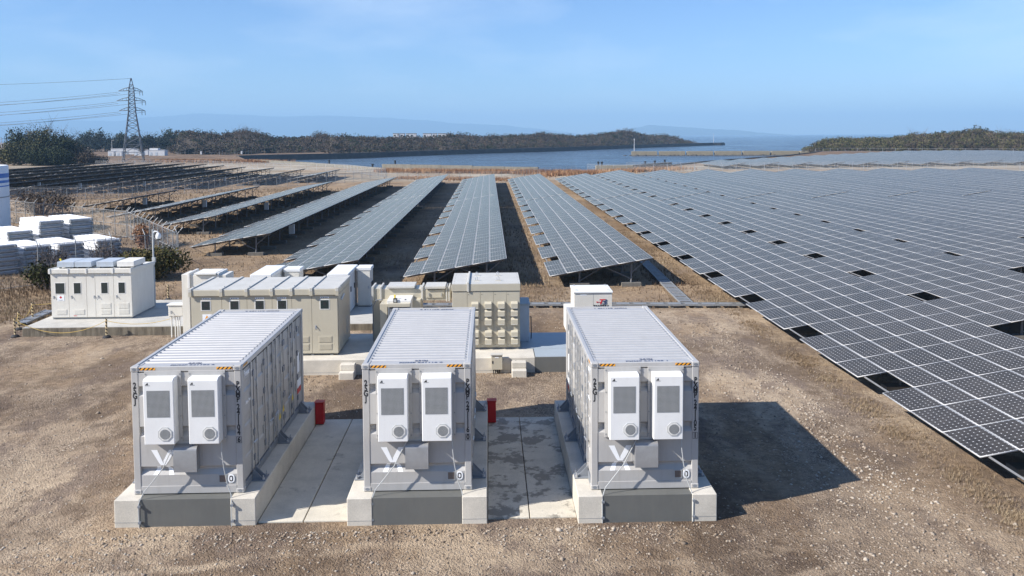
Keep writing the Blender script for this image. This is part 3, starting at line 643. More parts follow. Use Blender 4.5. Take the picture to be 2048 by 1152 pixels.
L2 = [(-31.7,153.6,176.5),(-40.1,146.4,180.6),(-48.7,137.1,187.9),(-57.3,128.0,197.0),(-66.0,121,207.2),(-74.2,121,219.9),(-82.3,121,225.5),(-90.4,124,231.3),(-99.0,130,233.0),(-108.5,140,231.0)]
for i, (x_, a, b_) in enumerate(L2):
    solar_table(x_, a, b_, 'black-looking solar table seen from its shaded back beyond the double fence, '+ordn[i]+' from the right', 'solar tables beyond the double fence', False, box=12+3*(i % 3))
for i in range(17):
    xh = 64.2+8.85*i; b_ = min(226+(xh-64)*1.0, 335); a = 203+0.12*(xh-64)
    solar_table(xh, a, b_, 'far pale solar table behind the white fence near the sea, '+ordn[i]+' from the left', 'solar tables of the far field by the sea', False, pattern=False)

# ================================================================== containers
def place_text(txt, size, mat, parent, loc, rot, scale=(1,1,1), **kw):
    o = add(text_mesh(txt, size, mat, **kw), 'lettering', parent, loc, rot); o.scale = scale; return o
FRONT = (R(90), 0, 0)       # lettering on a wall that faces the camera
CW, CL, CH = 2.438, 6.058, 2.896
GRO = [(2.46, 2.40, 2.32, 2.23), (1.545, 1.485, 1.40, 1.31), (0.635, 0.575, 0.535, 0.435)]
Y0, GD = 0.022, 0.078
def panel_profile():
    pr = [(Y0, 2.76)]
    for a, b_, c, d in GRO: pr += [(Y0, a), (Y0+GD, b_), (Y0+GD, c), (Y0, d)]
    return pr+[(Y0, 0.17)]
PROF = panel_profile()
def panel_y(z):
    for (y0, z0), (y1, z1) in zip(PROF, PROF[1:]):
        if z1 <= z <= z0: return y0+(y1-y0)*(z0-z)/(z0-z1 or 1)
    return Y0
def ribbon(mb, left, right, m=0, off=0.004):   # a painted mark that follows the pressed end wall: edge lists (x,z) from top to bottom
    zs = sorted({z for _, z in left}|{z for _, z in PROF if left[-1][1] < z < left[0][1]}, reverse=True)
    def ev(E, z):
        for (x0, z0), (x1, z1) in zip(E, E[1:]):
            if z1 <= z <= z0: return x0+(x1-x0)*(z0-z)/(z0-z1 or 1)
        return E[-1][0]
    for a, b_ in zip(zs, zs[1:]):
        mb.poly([(ev(left, a), panel_y(a)-off, a), (ev(left, b_), panel_y(b_)-off, b_), (ev(right, b_), panel_y(b_)-off, b_), (ev(right, a), panel_y(a)-off, a)], m)

def make_container():
    t = thing('shipping_container', 'x', 'container')
    C = M['container']
    # frame: four posts, rails, corner castings
    for x0, y0 in ((0.012, 0.012), (CW-0.162, 0.012), (0.012, CL-0.162), (CW-0.162, CL-0.162)):
        MB().box(x0, x0+0.15, y0, y0+0.15, 0.11, CH-0.115).build('corner_post', C, t, bevel=0.012)
    for x0, y0 in ((0, 0), (CW-0.178, 0), (0, CL-0.162), (CW-0.178, CL-0.162)):
        for z0 in (0, CH-0.118):
            o = MB().box(x0, x0+0.178, y0, y0+0.162, z0, z0+0.118).build('corner_casting', C, t, bevel=0.018)
            hy = y0-0.003 if y0 == 0 else y0+0.165
            MB().extr([(x0+0.089+0.045*math.cos(a*math.pi/5), z0+0.059+0.03*math.sin(a*math.pi/5)) for a in range(10)], 'y', hy-0.001, hy+0.001).build('lock_hole', M['bracket'], o)
    MB().box(0.178, CW-0.178, 0.014, 0.10, CH-0.118, CH-0.006).build('top_rail', C, t, bevel=0.008)
    MB().box(0.178, CW-0.178, CL-0.10, CL-0.014, CH-0.118, CH-0.006).build('top_rail', C, t, bevel=0.008)
    MB().box(0.163, CW-0.163, 0.012, 0.12, 0.012, 0.185).build('bottom_rail', C, t, bevel=0.006)
    MB().box(0.163, CW-0.163, CL-0.12, CL-0.012, 0.012, 0.185).build('bottom_rail', C, t, bevel=0.006)
    for x0 in (0.01, CW-0.10):
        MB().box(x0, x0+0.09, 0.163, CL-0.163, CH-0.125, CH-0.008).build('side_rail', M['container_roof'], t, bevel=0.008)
        MB().box(x0, x0+0.09, 0.163, CL-0.163, 0.012, 0.17).build('side_rail', M['bracket'], t, bevel=0.006)
    # pressed end walls
    for flip in (0, 1):
        mb = MB()
        for (y0, z0), (y1, z1) in zip(PROF, PROF[1:]):
            q = [(0.163, y0, z0), (CW-0.163, y0, z0), (CW-0.163, y1, z1), (0.163, y1, z1)]
            if flip: q = [(x, CL-y, z) for x, y, z in q]
            mb.poly(q)
        mb.build('end_wall', C, t)
    # roof: corrugated sheet
    mb = MB(); y = 0.42; pr = [(0.10, CH-0.03)]; pitch = 0.232
    while y+pitch < CL-0.30:
        pr += [(y, CH-0.036), (y+0.020, CH-0.015), (y+0.080, CH-0.015), (y+0.100, CH-0.036)]; y += pitch
    pr += [(CL-0.10, CH-0.03)]
    for (ya, za), (yb, zb) in zip(pr, pr[1:]): mb.poly([(0.16, ya, za), (CW-0.16, ya, za), (CW-0.16, yb, zb), (0.16, yb, zb)])
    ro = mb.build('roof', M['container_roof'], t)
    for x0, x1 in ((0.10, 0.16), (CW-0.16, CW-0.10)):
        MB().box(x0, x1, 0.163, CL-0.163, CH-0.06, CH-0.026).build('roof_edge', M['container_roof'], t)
    yy = 0.42+0.085; k = 0
    mb = MB()
    while yy < CL-0.42:
        for x_ in (0.145, CW-0.145): mb.lathe((x_, yy+0.098, CH-0.026), [(0.028, 0), (0.028, 0.006), (0.012, 0.010)], 6)
        yy += pitch
    mb.build('roof_plugs', M['bracket'], ro, kind='stuff')
    # side walls: eight door leaves behind locking rods, both sides alike
    rods = [0.76, 1.25, 2.20, 2.67, 3.00, 3.45, 4.35, 4.80]; seams = [0.17, 1.02, 1.95, 2.83, 3.80, 4.58, 5.30, 5.89]
    for side in (0, 1):
        def X(d): return (CW-d) if side else d
        MB().box(min(X(.075), X(.085)), max(X(.075), X(.085)), 0.163, CL-0.163, 0.17, CH-0.125).build('side_wall', M['dark'], t)
        for a, b_ in zip(seams, seams[1:]):
            mb = MB(); a += 0.022; b_ -= 0.022; zb, zt = 0.20, 2.72
            pr = [(0.040, zt)]
            for zc in (2.33, 1.52, 0.80): pr += [(0.040, zc+0.13), (0.068, zc+0.09), (0.068, zc-0.09), (0.040, zc-0.13)]
            pr += [(0.040, zb)]
            for (d0, z0), (d1, z1) in zip(pr, pr[1:]):
                mb.poly([(X(d0), a+0.1, z0), (X(d0), b_-0.1, z0), (X(d1), b_-0.1, z1), (X(d1), a+0.1, z1)])
            for e0, e1 in ((a, a+0.1), (b_-0.1, b_)): mb.poly([(X(.036), e0, zb), (X(.036), e1, zb), (X(.036), e1, zt), (X(.036), e0, zt)])
            for zc in (2.33, 1.52, 0.80):
                for e in (a+0.1, b_-0.1): mb.poly([(X(.036), e, zc+.13), (X(.068), e, zc+.09), (X(.068), e, zc-.09), (X(.036), e, zc-.13)])
            dl = mb.build('door_leaf', C, t)
            hy = a+0.03 if abs(a-0.182) < .01 or a > 3.8 else b_-0.03
            for zc in (0.45, 1.05, 1.75, 2.45): MB().box(min(X(.012), X(.036)), max(X(.012), X(.036)), hy-0.05, hy+0.05, zc-0.07, zc+0.07).build('hinge', M['bracket'], dl)
        for i, r_ in enumerate(rods):
            o = MB().tube([(X(.012), r_, 0.17), (X(.012), r_, 2.80)], 0.017, 6).build('locking_rod', M['steel'], t)
            for zc in (0.30, 1.28, 2.02, 2.66): MB().box(min(X(.0), X(.04)), max(X(.0), X(.04)), r_-0.03, r_+0.03, zc-0.045, zc+0.045).build('rod_keeper', C, o)
            if i % 2 == 0:
                s_ = 1 if i < 4 else -1
                MB().tube([(X(-.012), r_, 0.86), (X(-.02), r_+s_*0.30, 0.84)], 0.016, 5).build('handle', M['steel'], o)
        for yb in (0.62, 2.95, 5.28):     # hold-down brackets
            o = MB().box(min(X(0.02), X(-0.30)), max(X(0.02), X(-0.30)), yb, yb+0.34, 0.0, 0.03).build('mounting_bracket', M['bracket'], t, bevel=0.004)
            for yy_ in (yb+0.06, yb+0.26):
                MB().extr([(X(0.0), 0.03), (X(-0.24), 0.03), (X(-0.02), 0.26), (X(0.0), 0.26)], 'y', yy_, yy_+0.02).build('gusset', M['bracket'], o)
            for yy_ in (yb+0.03, yb+0.31): MB().lathe((X(-0.25), yy_, 0.03), [(0.03, 0), (0.03, 0.05), (0.012, 0.05), (0.012, 0.10)], 6).build('anchor_bolt', M['steel'], o)
    # two air conditioners on the end wall
    for xa in (0.385, 1.352):
        w_, z0, z1 = 0.655, 1.235, 2.70
        fl = MB().box(xa-0.075, xa+w_+0.075, -0.006, Y0+0.001, z0-0.03, z1+0.10).build('mounting_plate', C, t, bevel=0.004)
        mb = MB()
        for x_ in (xa-0.05, xa+w_+0.05):
            for z_ in (z0+0.05, z0+0.55, z0+1.0, z1+0.03): mb.lathe((x_, -0.006, z_), [(0.0, 0)]*2, 3) if False else mb.box(x_-0.012, x_+0.012, -0.014, -0.006, z_-0.012, z_+0.012)
        mb.build('rivets', M['steel_dull'], fl, kind='stuff')
        ac = MB().extr([(-0.006, z0), (-0.275, z0), (-0.275, z1-0.045), (-0.225, z1), (-0.006, z1)], 'x', xa, xa+w_).build('air_conditioner', M['white'], t, bevel=0.012)
        MB().box(xa+0.075, xa+w_-0.085, -0.279, -0.270, 1.845, 2.44).build('grille', M['grille'], ac)
        cx, cz = xa+0.455, 1.47
        oc = MB().extr([(cx+0.165*math.cos(R(22.5+45*i)), cz+0.165*math.sin(R(22.5+45*i))) for i in range(8)], 'y', -0.284, -0.272).build('fan_guard', M['conduit'], ac)
        MB().extr([(cx+0.148*math.cos(R(22.5+45*i)), cz+0.148*math.sin(R(22.5+45*i))) for i in range(8)], 'y', -0.2865, -0.283).build('fan_plate', M['cabinet_top'], oc)
        MB().extr([(cx+0.112*math.cos(R(18*i)), cz+0.112*math.sin(R(18*i))) for i in range(20)], 'y', -0.290, -0.286).build('fan', M['grille'], oc)
        mb = MB().poly([(xa+0.05, -0.2765, 2.565), (xa+0.12, -0.2765, 2.565), (xa+0.105, -0.2765, 2.62), (xa+0.075, -0.2765, 2.59)]); mb.box(xa+0.05, xa+0.155, -0.2765, -0.2755, 2.548, 2.556)
        mb.build('maker_mark', M['black'], ac)
    # rounded vent hood
    hx0, hx1 = 0.965, 1.475
    MB().extr([(Y0, 0.60), (-0.20, 0.58), (-0.20, 1.05), (-0.185, 1.10), (-0.15, 1.135), (-0.09, 1.15), (Y0, 1.155)], 'x', hx0, hx1).build('vent_hood', M['hood'], t, smooth=True)
    MB().box(hx0-0.05, hx1+0.05, 0.0, Y0+0.001, 0.66, 1.21).build('hood_plate', C, t)
    # drain conduits down to the ground
    MB().tube([(1.0,-0.14,1.24), (0.97,-0.16,1.15), (0.86,-0.17,0.95), (0.72,-0.17,0.66), (0.50,-0.17,0.38), (0.30,-0.20,0.14), (0.23,-0.265,-0.03), (0.215,-0.30,-0.12), (0.22,-0.30,-0.63)], 0.011, 6).build('conduit', M['conduit'], t, smooth=True)
    MB().tube([(2.0,-0.14,1.24), (2.01,-0.15,1.0), (2.05,-0.16,0.65), (2.12,-0.17,0.30), (2.21,-0.20,0.06), (2.235,-0.265,-0.05), (2.24,-0.30,-0.12), (2.235,-0.30,-0.63)], 0.011, 6).build('conduit', M['conduit'], t, smooth=True)
    for x_ in (0.215, 2.237):
        for z_ in (-0.14, -0.50): MB().box(x_-0.012, x_+0.05, -0.325, -0.262, z_-0.022, z_+0.022).build('conduit_clamp', M['bracket'], t)
    # painted emblem and plates on the end wall
    mb = MB()
    ribbon(mb, [(0.40,1.01),(0.575,0.700),(0.61,0.662)], [(0.535,1.01),(0.665,0.765),(0.665,0.662)]); ribbon(mb, [(0.795,1.01),(0.665,0.765),(0.665,0.662)], [(0.93,1.01),(0.755,0.700),(0.72,0.662)])
    ribbon(mb, [(0.53,0.640),(0.435,0.438)], [(0.615,0.640),(0.545,0.438)]); ribbon(mb, [(0.715,0.640),(0.785,0.438)], [(0.80,0.640),(0.895,0.438)])
    mb.build('emblem', M['decal_white'], t)
    o = MB().box(1.88, 2.055, 0.006, Y0+0.001, 0.245, 0.43).build('data_plate', M['conduit'], t); MB().box(1.895, 2.04, 0.004, 0.0065, 0.26, 0.415).build('plate_face', M['brown_plate'], o)
    def oval(rx, rz, y0, y1, cx=2.155, cz=0.335): return MB().extr([(cx+rx*math.copysign(abs(math.cos(R(15*i)))**.7, math.cos(R(15*i))), cz+rz*math.copysign(abs(math.sin(R(15*i)))**.7, math.sin(R(15*i)))) for i in range(24)], 'y', y0, y1)
    o = oval(0.073, 0.092, 0.008, Y0+0.001).build('oval_badge', M['decal_white'], t); oval(0.043, 0.066, 0.006, 0.0085).build('badge_ring', M['black'], o); oval(0.020, 0.040, 0.004, 0.0065).build('badge_centre', M['decal_white'], o)
    for x0 in (0.20, CW-0.20-0.345): MB().box(x0, x0+0.345, 0.010, 0.0145, CH-0.080, CH-0.028).build('hazard_tape', M['hazard'], t)
    for x0, x1 in ((0.006, 0.0105), (CW-0.0105, CW-0.006)): MB().box(x0, x1, 0.19, 0.50, CH-0.085, CH-0.035).build('hazard_tape', M['hazard'], t)
    # stickers on the side doors
    for side in (0, 1):
        def X(d): return (CW-d) if side else d
        for y_, z_ in ((3.25, 0.52), (3.62, 0.60), (4.65, 0.58)):
            MB().poly([(X(.0345), y_, z_), (X(.0345), y_+0.20, z_), (X(.0345), y_+0.10, z_+0.19)]).build('warning_sticker', M['yellow'], t)
        MB().poly([(X(.0345), 5.32, 0.55), (X(.0345), 5.78, 0.55), (X(.0345), 5.78, 0.70), (X(.0345), 5.32, 0.70)]).build('red_sticker', M['red_print'], t)
        MB().poly([(X(.0345), 5.32, 0.72), (X(.0345), 5.78, 0.72), (X(.0345), 5.78, 0.95), (X(.0345), 5.32, 0.95)]).build('white_sticker', M['decal_white'], t)
        MB().poly([(X(.0345), 5.36, 1.15), (X(.0345), 5.62, 1.15), (X(.0345), 5.62, 1.72), (X(.0345), 5.36, 1.72)]).build('instruction_sheet', M['decal_white'], t)
    return t
CZ = 0.62
cont = make_container(); CPOS = [(-7.968, 18.12), (-2.866, 18.07), (2.233, 17.955)]
CLAB = ['grey battery shipping container numbered 241104, leftmost of the three', 'grey battery shipping container numbered 241116, middle of the three', 'grey battery shipping container numbered 241105, rightmost of the three']
NUM = [('241104', '6'), ('241116', '0'), ('241105', '1')]
conts = [cont, copy_tree(cont), copy_tree(cont)]
for t, (x, y), lab, (num, chk) in zip(conts, CPOS, CLAB, NUM):
    t.location = (x, y, CZ); tag(t, lab, 'container', 'battery containers on the plinths')
    s_ = (0.76, 1.0, 1.0)
    for i, ch in enumerate('25GJ'): place_text(ch, 0.185, M['black'], t, (0.088, 0.010, 2.47-0.118*i), FRONT, s_, bold=0.006)
    z_ = 2.475
    for ch in 'PXMP '+num+' '+chk:
        if ch == ' ': z_ -= 0.05; continue
        place_text(ch, 0.175, M['black'], t, (CW-0.088, 0.010, z_), FRONT, s_, bold=0.006); z_ -= 0.116
    z_ += 0.116
    mb = MB()
    for a, b_, c_, d_ in ((-.055,.055,.066,.073), (-.055,.055,-.073,-.066), (-.055,-.048,-.066,.066), (.048,.055,-.066,.066)): mb.box(CW-0.088+a, CW-0.088+b_, 0.008, 0.0115, z_+c_, z_+d_)
    mb.build('check_digit_frame', M['black'], t)
    place_text('25GJ', 0.13, M['print_blue'], t, (1.30, 0.36, CH-0.026), (0, 0, 0), (1.15, 0.8, 1), bold=0.003)
    place_text('PXMP '+num+' '+chk, 0.13, M['print_blue'], t, (1.30, 0.20, CH-0.026), (0, 0, 0), (1.15, 0.8, 1), bold=0.003)
    place_text('PXMP '+num+' '+chk, 0.13, M['print_blue'], t, (1.30, CL-0.18, CH-0.026), (0, 0, R(180)), (1.15, 0.8, 1), bold=0.003)
    for side, rz in ((1, R(90)), (0, R(-90))):
        xw = CW-0.030 if side else 0.030
        sx = 1 if side else -1
        place_text('Power X', 0.20, M['decal_white'], t, (xw, 0.60, 2.60), (R(90), 0, rz), (0.8, 1, 1), bold=0.006)
        place_text('Mega Power', 0.115, M['decal_white'], t, (xw, 0.60, 1.93), (R(90), 0, rz), (0.8, 1, 1), bold=0.004)

# plinths: two beams with a grey sheet between them
def plinth(x0, y0, lab):
    t = thing('concrete_plinth', lab, 'plinth', (x0, y0, 0), 'container plinths'); W_, L_ = 3.09, 6.6
    for a, b_ in ((0, 0.555), (W_-0.555, W_)):
        o = MB().box(a, b_, 0, L_, -0.15, CZ-0.002).build('beam', M['concrete'], t, bevel=0.015)
        MB().box(a+0.003, b_-0.003, -0.003, 0.0, 0.105, 0.112).build('formwork_line', M['steel_dull'], o)
    MB().box(0.557, W_-0.557, 0.012, 0.04, -0.10, CZ-0.008).build('front_sheet', M['greycover'], t)
    MB().box(0.557, W_-0.557, 0.042, 0.55, CZ-0.03, CZ-0.010).build('top_sheet', M['greycover'], t)
    MB().box(0.557, W_-0.557, L_-0.30, L_, -0.15, CZ-0.012).build('rear_beam', M['concrete'], t)
    return t
plinth(-8.30, 17.86, 'concrete plinth with grey front sheet under the leftmost container')
plinth(-3.185, 17.74, 'concrete plinth with grey front sheet under the middle container')
plinth(1.915, 17.66, 'concrete plinth with grey front sheet under the rightmost container')
# red extinguisher boxes behind the plinths
for x, y, lab in ((-5.08, 24.06, 'red metal box at the rear corner of the leftmost plinth'), (0.03, 23.98, 'red metal box at the rear corner of the middle plinth')):
    t = thing('extinguisher_box', lab, 'box', (x, y, 0), 'red extinguisher boxes')
    MB().box(-0.125, 0.125, 0, 0.24, 0.06, 0.70).build('box_body', M['red'], t, bevel=0.012)
    MB().box(-0.105, 0.105, -0.006, 0.0, 0.10, 0.66).build('box_door', M['red'], t, bevel=0.003)
    MB().box(-0.14, 0.14, -0.015, 0.25, 0.70, 0.725).build('box_lid', M['red'], t)
    for x_ in (-0.1, 0.06): MB().box(x_, x_+0.04, 0.08, 0.16, -0.02, 0.06).build('foot', M['dark'], t)

# ================================================================== cabinets behind the containers
def door(t, x0, x1, y, z0, z1, mat, window=None, louvres=(), handle=None, plate=None, name='door'):
    d = MB().box(x0+0.006, x1-0.006, y-0.022, y-0.001, z0, z1).build(name, mat, t, bevel=0.004)
    if window:
        a, b_, c, e = window
        fr = MB().box(x0+a-0.03, x0+b_+0.03, y-0.030, y-0.022, c-0.03, e+0.03).build('window', M['cabinet_top'], d, bevel=0.006)
        MB().box(x0+a, x0+b_, y-0.033, y-0.029, c, e).build('pane', M['glass_dark'], fr)
    for a, b_, c, e in louvres:
        lv = MB().box(x0+a, x0+b_, y-0.034, y-0.022, c, e).build('louvre', mat, d, bevel=0.004)
        n_ = int((e-c)/0.045)
        for k in range(n_):
            z_ = c+0.02+k*(e-c-0.04)/max(1, n_); MB().box(x0+a+0.03, x0+b_-0.03, y-0.040, y-0.034, z_, z_+0.018).build('louvre_slat', mat, lv)
    if handle:
        a, z_ = handle; h_ = MB().box(x0+a-0.03, x0+a+0.03, y-0.034, y-0.022, z_-0.07, z_+0.07).build('handle', M['steel'], d, bevel=0.004)
        MB().tube([(x0+a, y-0.05, z_+0.05), (x0+a+0.05, y-0.06, z_-0.06)], 0.012, 5).build('lever', M['steel'], h_)
    if plate:
        a, b_, z_ = plate; p_ = MB().box(x0+a, x0+b_, y-0.026, y-0.022, z_, z_+0.05).build('name_plate', M['decal_white'], d)
        mb = MB()
        for k in range(4): w_ = (b_-a)/5; mb.box(x0+a+w_*(k+.6), x0+a+w_*(k+1.2), y-0.028, y-0.026, z_+0.014, z_+0.036)
        mb.build('print', M['black'], p_, kind='stuff')
    return d

# pad and white switchgear cabinet on the left
t = thing('concrete_pad', 'stained concrete pad under the white four-door cabinet', 'pad', (-20.25, 35.7, 0))
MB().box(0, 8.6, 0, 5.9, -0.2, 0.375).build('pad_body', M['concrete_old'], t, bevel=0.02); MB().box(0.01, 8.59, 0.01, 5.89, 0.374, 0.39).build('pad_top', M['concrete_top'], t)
bx0, by0, bz0 = -19.80, 37.32, 0.39
t = thing('switchgear_cabinet', 'off-white cabinet with four dark windows and four roof vents, far left', 'cabinet', (bx0, by0, bz0))
MB().box(0.03, 3.57, 0.03, 2.42, 0, 0.08).build('base_frame', M['steel_dull'], t)
MB().box(0, 3.6, 0, 2.45, 0.08, 2.14).build('body', M['cabinet_white'], t, bevel=0.01)
MB().extr([(-0.10, 2.10), (-0.10, 2.30), (2.50, 2.22), (2.50, 2.08), (0.0, 2.12)], 'x', -0.06, 3.66).build('roof', M['cabinet_white'], t, bevel=0.012)
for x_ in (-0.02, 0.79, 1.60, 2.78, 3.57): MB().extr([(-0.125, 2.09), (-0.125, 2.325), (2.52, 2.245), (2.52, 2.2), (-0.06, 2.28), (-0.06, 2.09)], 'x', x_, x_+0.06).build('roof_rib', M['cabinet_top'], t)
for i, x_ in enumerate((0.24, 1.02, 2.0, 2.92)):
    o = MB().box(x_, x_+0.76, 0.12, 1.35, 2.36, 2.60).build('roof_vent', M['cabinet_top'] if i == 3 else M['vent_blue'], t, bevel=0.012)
    for a, b_ in ((0.05, 0.2), (0.6, 0.2), (0.05, 1.2), (0.6, 1.2)): MB().box(x_+a, x_+a+0.08, b_, b_+0.08, 2.20, 2.37).build('vent_leg', M['steel_dull'], o)
xs = [0.0, 0.79, 1.59, 1.98, 2.80, 3.6]; cw = M['cabinet_white']
door(t, xs[0], xs[1], 0, 0.10, 2.08, cw, (0.21, 0.61, 1.18, 1.66), [(0.22, 0.68, 0.22, 0.46)], (0.12, 1.02), (0.24, 0.52, 2.0))
door(t, xs[1], xs[2], 0, 0.10, 2.08, cw, (0.24, 0.54, 1.18, 1.66), [(0.20, 0.68, 0.22, 0.46)], (0.12, 1.02), (0.22, 0.52, 2.0))
door(t, xs[2], xs[3], 0, 0.10, 2.08, cw, None, (), (0.33, 1.02))
door(t, xs[3], xs[4], 0, 0.10, 2.08, cw, (0.27, 0.55, 1.18, 1.66), [(0.22, 0.68, 0.22, 0.45), (0.22, 0.68, 0.48, 0.74)], (0.12, 1.02), (0.26, 0.54, 2.0))
door(t, xs[4], xs[5], 0, 0.10, 2.08, cw, (0.22, 0.50, 1.18, 1.66), [(0.18, 0.66, 0.22, 0.45), (0.18, 0.66, 0.48, 0.74)], (0.12, 1.02), (0.20, 0.48, 2.0))
p_ = MB().box(0.28, 0.58, -0.028, -0.022, 0.84, 1.10).build('warning_plate', M['decal_white'], t)
MB().poly([(0.43-0.065, -0.030, 1.01), (0.43, -0.030, 0.945), (0.43+0.065, -0.030, 1.01), (0.43, -0.030, 1.075)]).build('red_diamond', M['red_print'], p_)
mb = MB()
for k in range(4): mb.box(0.335+k*0.055, 0.362+k*0.055, -0.030, -0.028, 0.87, 0.90)
mb.build('print', M['black'], p_, kind='stuff')
MB().box(0.98, 1.12, -0.026, -0.022, 0.15, 0.175).build('red_plate', M['red_print'], t)
MB().box(0.14+3.4, 0.14+3.44, 2.47, 2.50, 0.0, 2.0).build('drain_pipe', M['conduit'], t)
# dome camera pole
t = thing('camera_pole', 'grey pole with white dome camera behind the off-white cabinet', 'camera pole', (-16.27, 39.98, 0.0))
MB().tube([(0,0,0.3), (0,0,2.3), (0,0,2.32), (0,0,4.15)], [0.05, 0.05, 0.038, 0.038], 8).build('pole', M['conduit'], t, smooth=True)
MB().tube([(0,0,4.0), (0.10,0,4.06), (0.22,0,4.04), (0.27,0,3.98)], 0.035, 6).build('bracket', M['white'], t, smooth=True)
o = MB().lathe((0.27,0,3.70), [(0.10,0.0), (0.13,0.06), (0.13,0.16), (0.08,0.26), (0.03,0.29)], 12).build('camera_housing', M['white'], t, smooth=True)
MB().lathe((0.27,0,3.60), [(0.01,0.0), (0.06,0.02), (0.09,0.06), (0.098,0.10)], 12).build('dome', M['glass_dark'], o, smooth=True)
MB().box(-0.05, 0.09, -0.08, 0.06, 2.55, 2.8).build('splice_box', M['conduit'], t)
# small control box on legs
p = G(358, 672); t = thing('control_box', 'small grey control box on legs with conduits at the pad edge', 'control box', (p.x, p.y-0.22, 0))
MB().box(-0.30, 0.34, -0.10, 0.24, 0.92, 1.40).build('box_body', M['cabinet_white'], t, bevel=0.01); MB().box(-0.34, 0.38, -0.16, 0.28, 1.40, 1.46).build('lid', M['cabinet_top'], t, bevel=0.008)
door(t, -0.27, 0.31, -0.10, 0.95, 1.38, M['cabinet_white'], None, (), (0.10, 1.12))
for x_ in (-0.22, -0.06, 0.05, 0.14): MB().tube([(x_, 0.0, -0.05), (x_, 0.0, 0.93)], 0.028, 6).build('conduit', M['cabinet_top'], t)
for x_ in (-0.27, 0.31): MB().box(x_-0.02, x_+0.02, 0.14, 0.18, -0.05, 0.95).build('leg', M['steel_dull'], t)

# long pad with the beige switchgear row
t = thing('concrete_pad', 'long pale concrete pad under the beige cabinets', 'pad', (-12.2, 29.33, 0))
MB().box(0, 13.82, 0, 3.9, -0.2, 0.56).build('pad_body', M['concrete'], t, bevel=0.02)
MB().box(0.003, 13.817, -0.004, 0.0, 0.085, 0.093).build('formwork_line', M['steel_dull'], t)
t = thing('cable_cover', 'grey sheet-metal cover box continuing the long pad behind the rightmost container', 'cover', (1.63, 29.33, 0))
MB().box(0, 2.6, 0.0, 3.6, -0.1, 0.555).build('cover_front', M['greycover'], t, bevel=0.006); MB().box(-0.45, 2.6, 1.15, 3.62, 0.566, 0.58).build('cover_top', M['greybox_top'], t)
MB().box(0.004, 2.6, 0.004, 1.15, 0.556, 0.572).build('cover_top', M['greybox_top'], t)
bx0, by0, bz0 = -10.87, 29.92, 0.56
t = thing('switchgear_cabinet', 'long beige cabinet row with five small windows behind the leftmost container', 'cabinet', (bx0, by0, bz0))
BG, BT = M['beige'], M['beige_top']; xs = [0.0, 1.11, 2.02, 2.93, 3.64, 4.36, 5.30]
MB().box(0.05, 5.25, 0.06, 2.45, 0.03, 0.10).build('base_frame', M['steel_dull'], t)
for x_ in (0.6, 1.6, 2.9, 4.3, 5.0): MB().box(x_, x_+0.1, 0.02, 0.1, -0.01, 0.06).build('foot', M['steel_dull'], t)
MB().box(0, 5.30, 0, 2.50, 0.08, 2.26).build('body', BG, t, bevel=0.008)
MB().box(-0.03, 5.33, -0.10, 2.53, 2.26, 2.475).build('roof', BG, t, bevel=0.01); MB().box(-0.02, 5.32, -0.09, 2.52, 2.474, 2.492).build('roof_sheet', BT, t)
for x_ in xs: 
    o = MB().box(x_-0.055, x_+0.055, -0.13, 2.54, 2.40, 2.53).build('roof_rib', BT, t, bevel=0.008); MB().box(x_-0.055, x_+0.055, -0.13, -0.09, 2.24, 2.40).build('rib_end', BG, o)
    MB().tube([(x_+0.10, 0.0, 2.53), (x_+0.10, 0.0, 2.60), (x_+0.10, 0.05, 2.60), (x_+0.10, 0.05, 2.53)], 0.012, 4).build('lifting_eye', M['steel'], t)
wz = (1.74, 2.06)
for i in range(6):
    a, b_ = xs[i], xs[i+1]; w_ = b_-a
    win = None if i == 4 else ((w_/2-0.15) if i else 0.38, (w_/2+0.15) if i else 0.68, *wz)
    lv = [(w_/2-0.24, w_/2+0.24, 0.22, 0.45), (w_/2-0.24, w_/2+0.24, 0.50, 0.73)] if w_ > .6 else ()
    door(t, a, b_, 0, 0.10, 2.24, BG, win, lv, (0.13, 1.06), None if i == 4 else (w_/2-0.16, w_/2+0.16, 2.13))
    if win: MB().box(a+(win[0]+win[1])/2-0.05, a+(win[0]+win[1])/2+0.06, -0.0345, -0.0325, 1.86, 1.98).build('meter', M['black'], t)
p_ = MB().box(0.40, 0.74, -0.028, -0.022, 1.30, 1.58).build('warning_plate', M['decal_white'], t); MB().poly([(0.49, -0.030, 1.42), (0.64, -0.030, 1.42), (0.565, -0.030, 1.55)]).build('warning_triangle', M['orange'], p_)
for a, b_ in ((0.02, 0.92), (0.94, 2.48)): MB().box(5.301, 5.318, a, b_, 0.12, 2.24).build('side_panel', BG, t, bevel=0.004)
MB().tube([(5.34, 0.55, 1.96), (5.37, 0.95, 2.10)], 0.03, 5).build('lamp_arm', M['cabinet_top'], t)
for k in range(6): MB().box(5.318, 5.33, 1.6, 2.1, 0.45+k*0.11, 0.50+k*0.11).build('louvre_slat', BT, t)

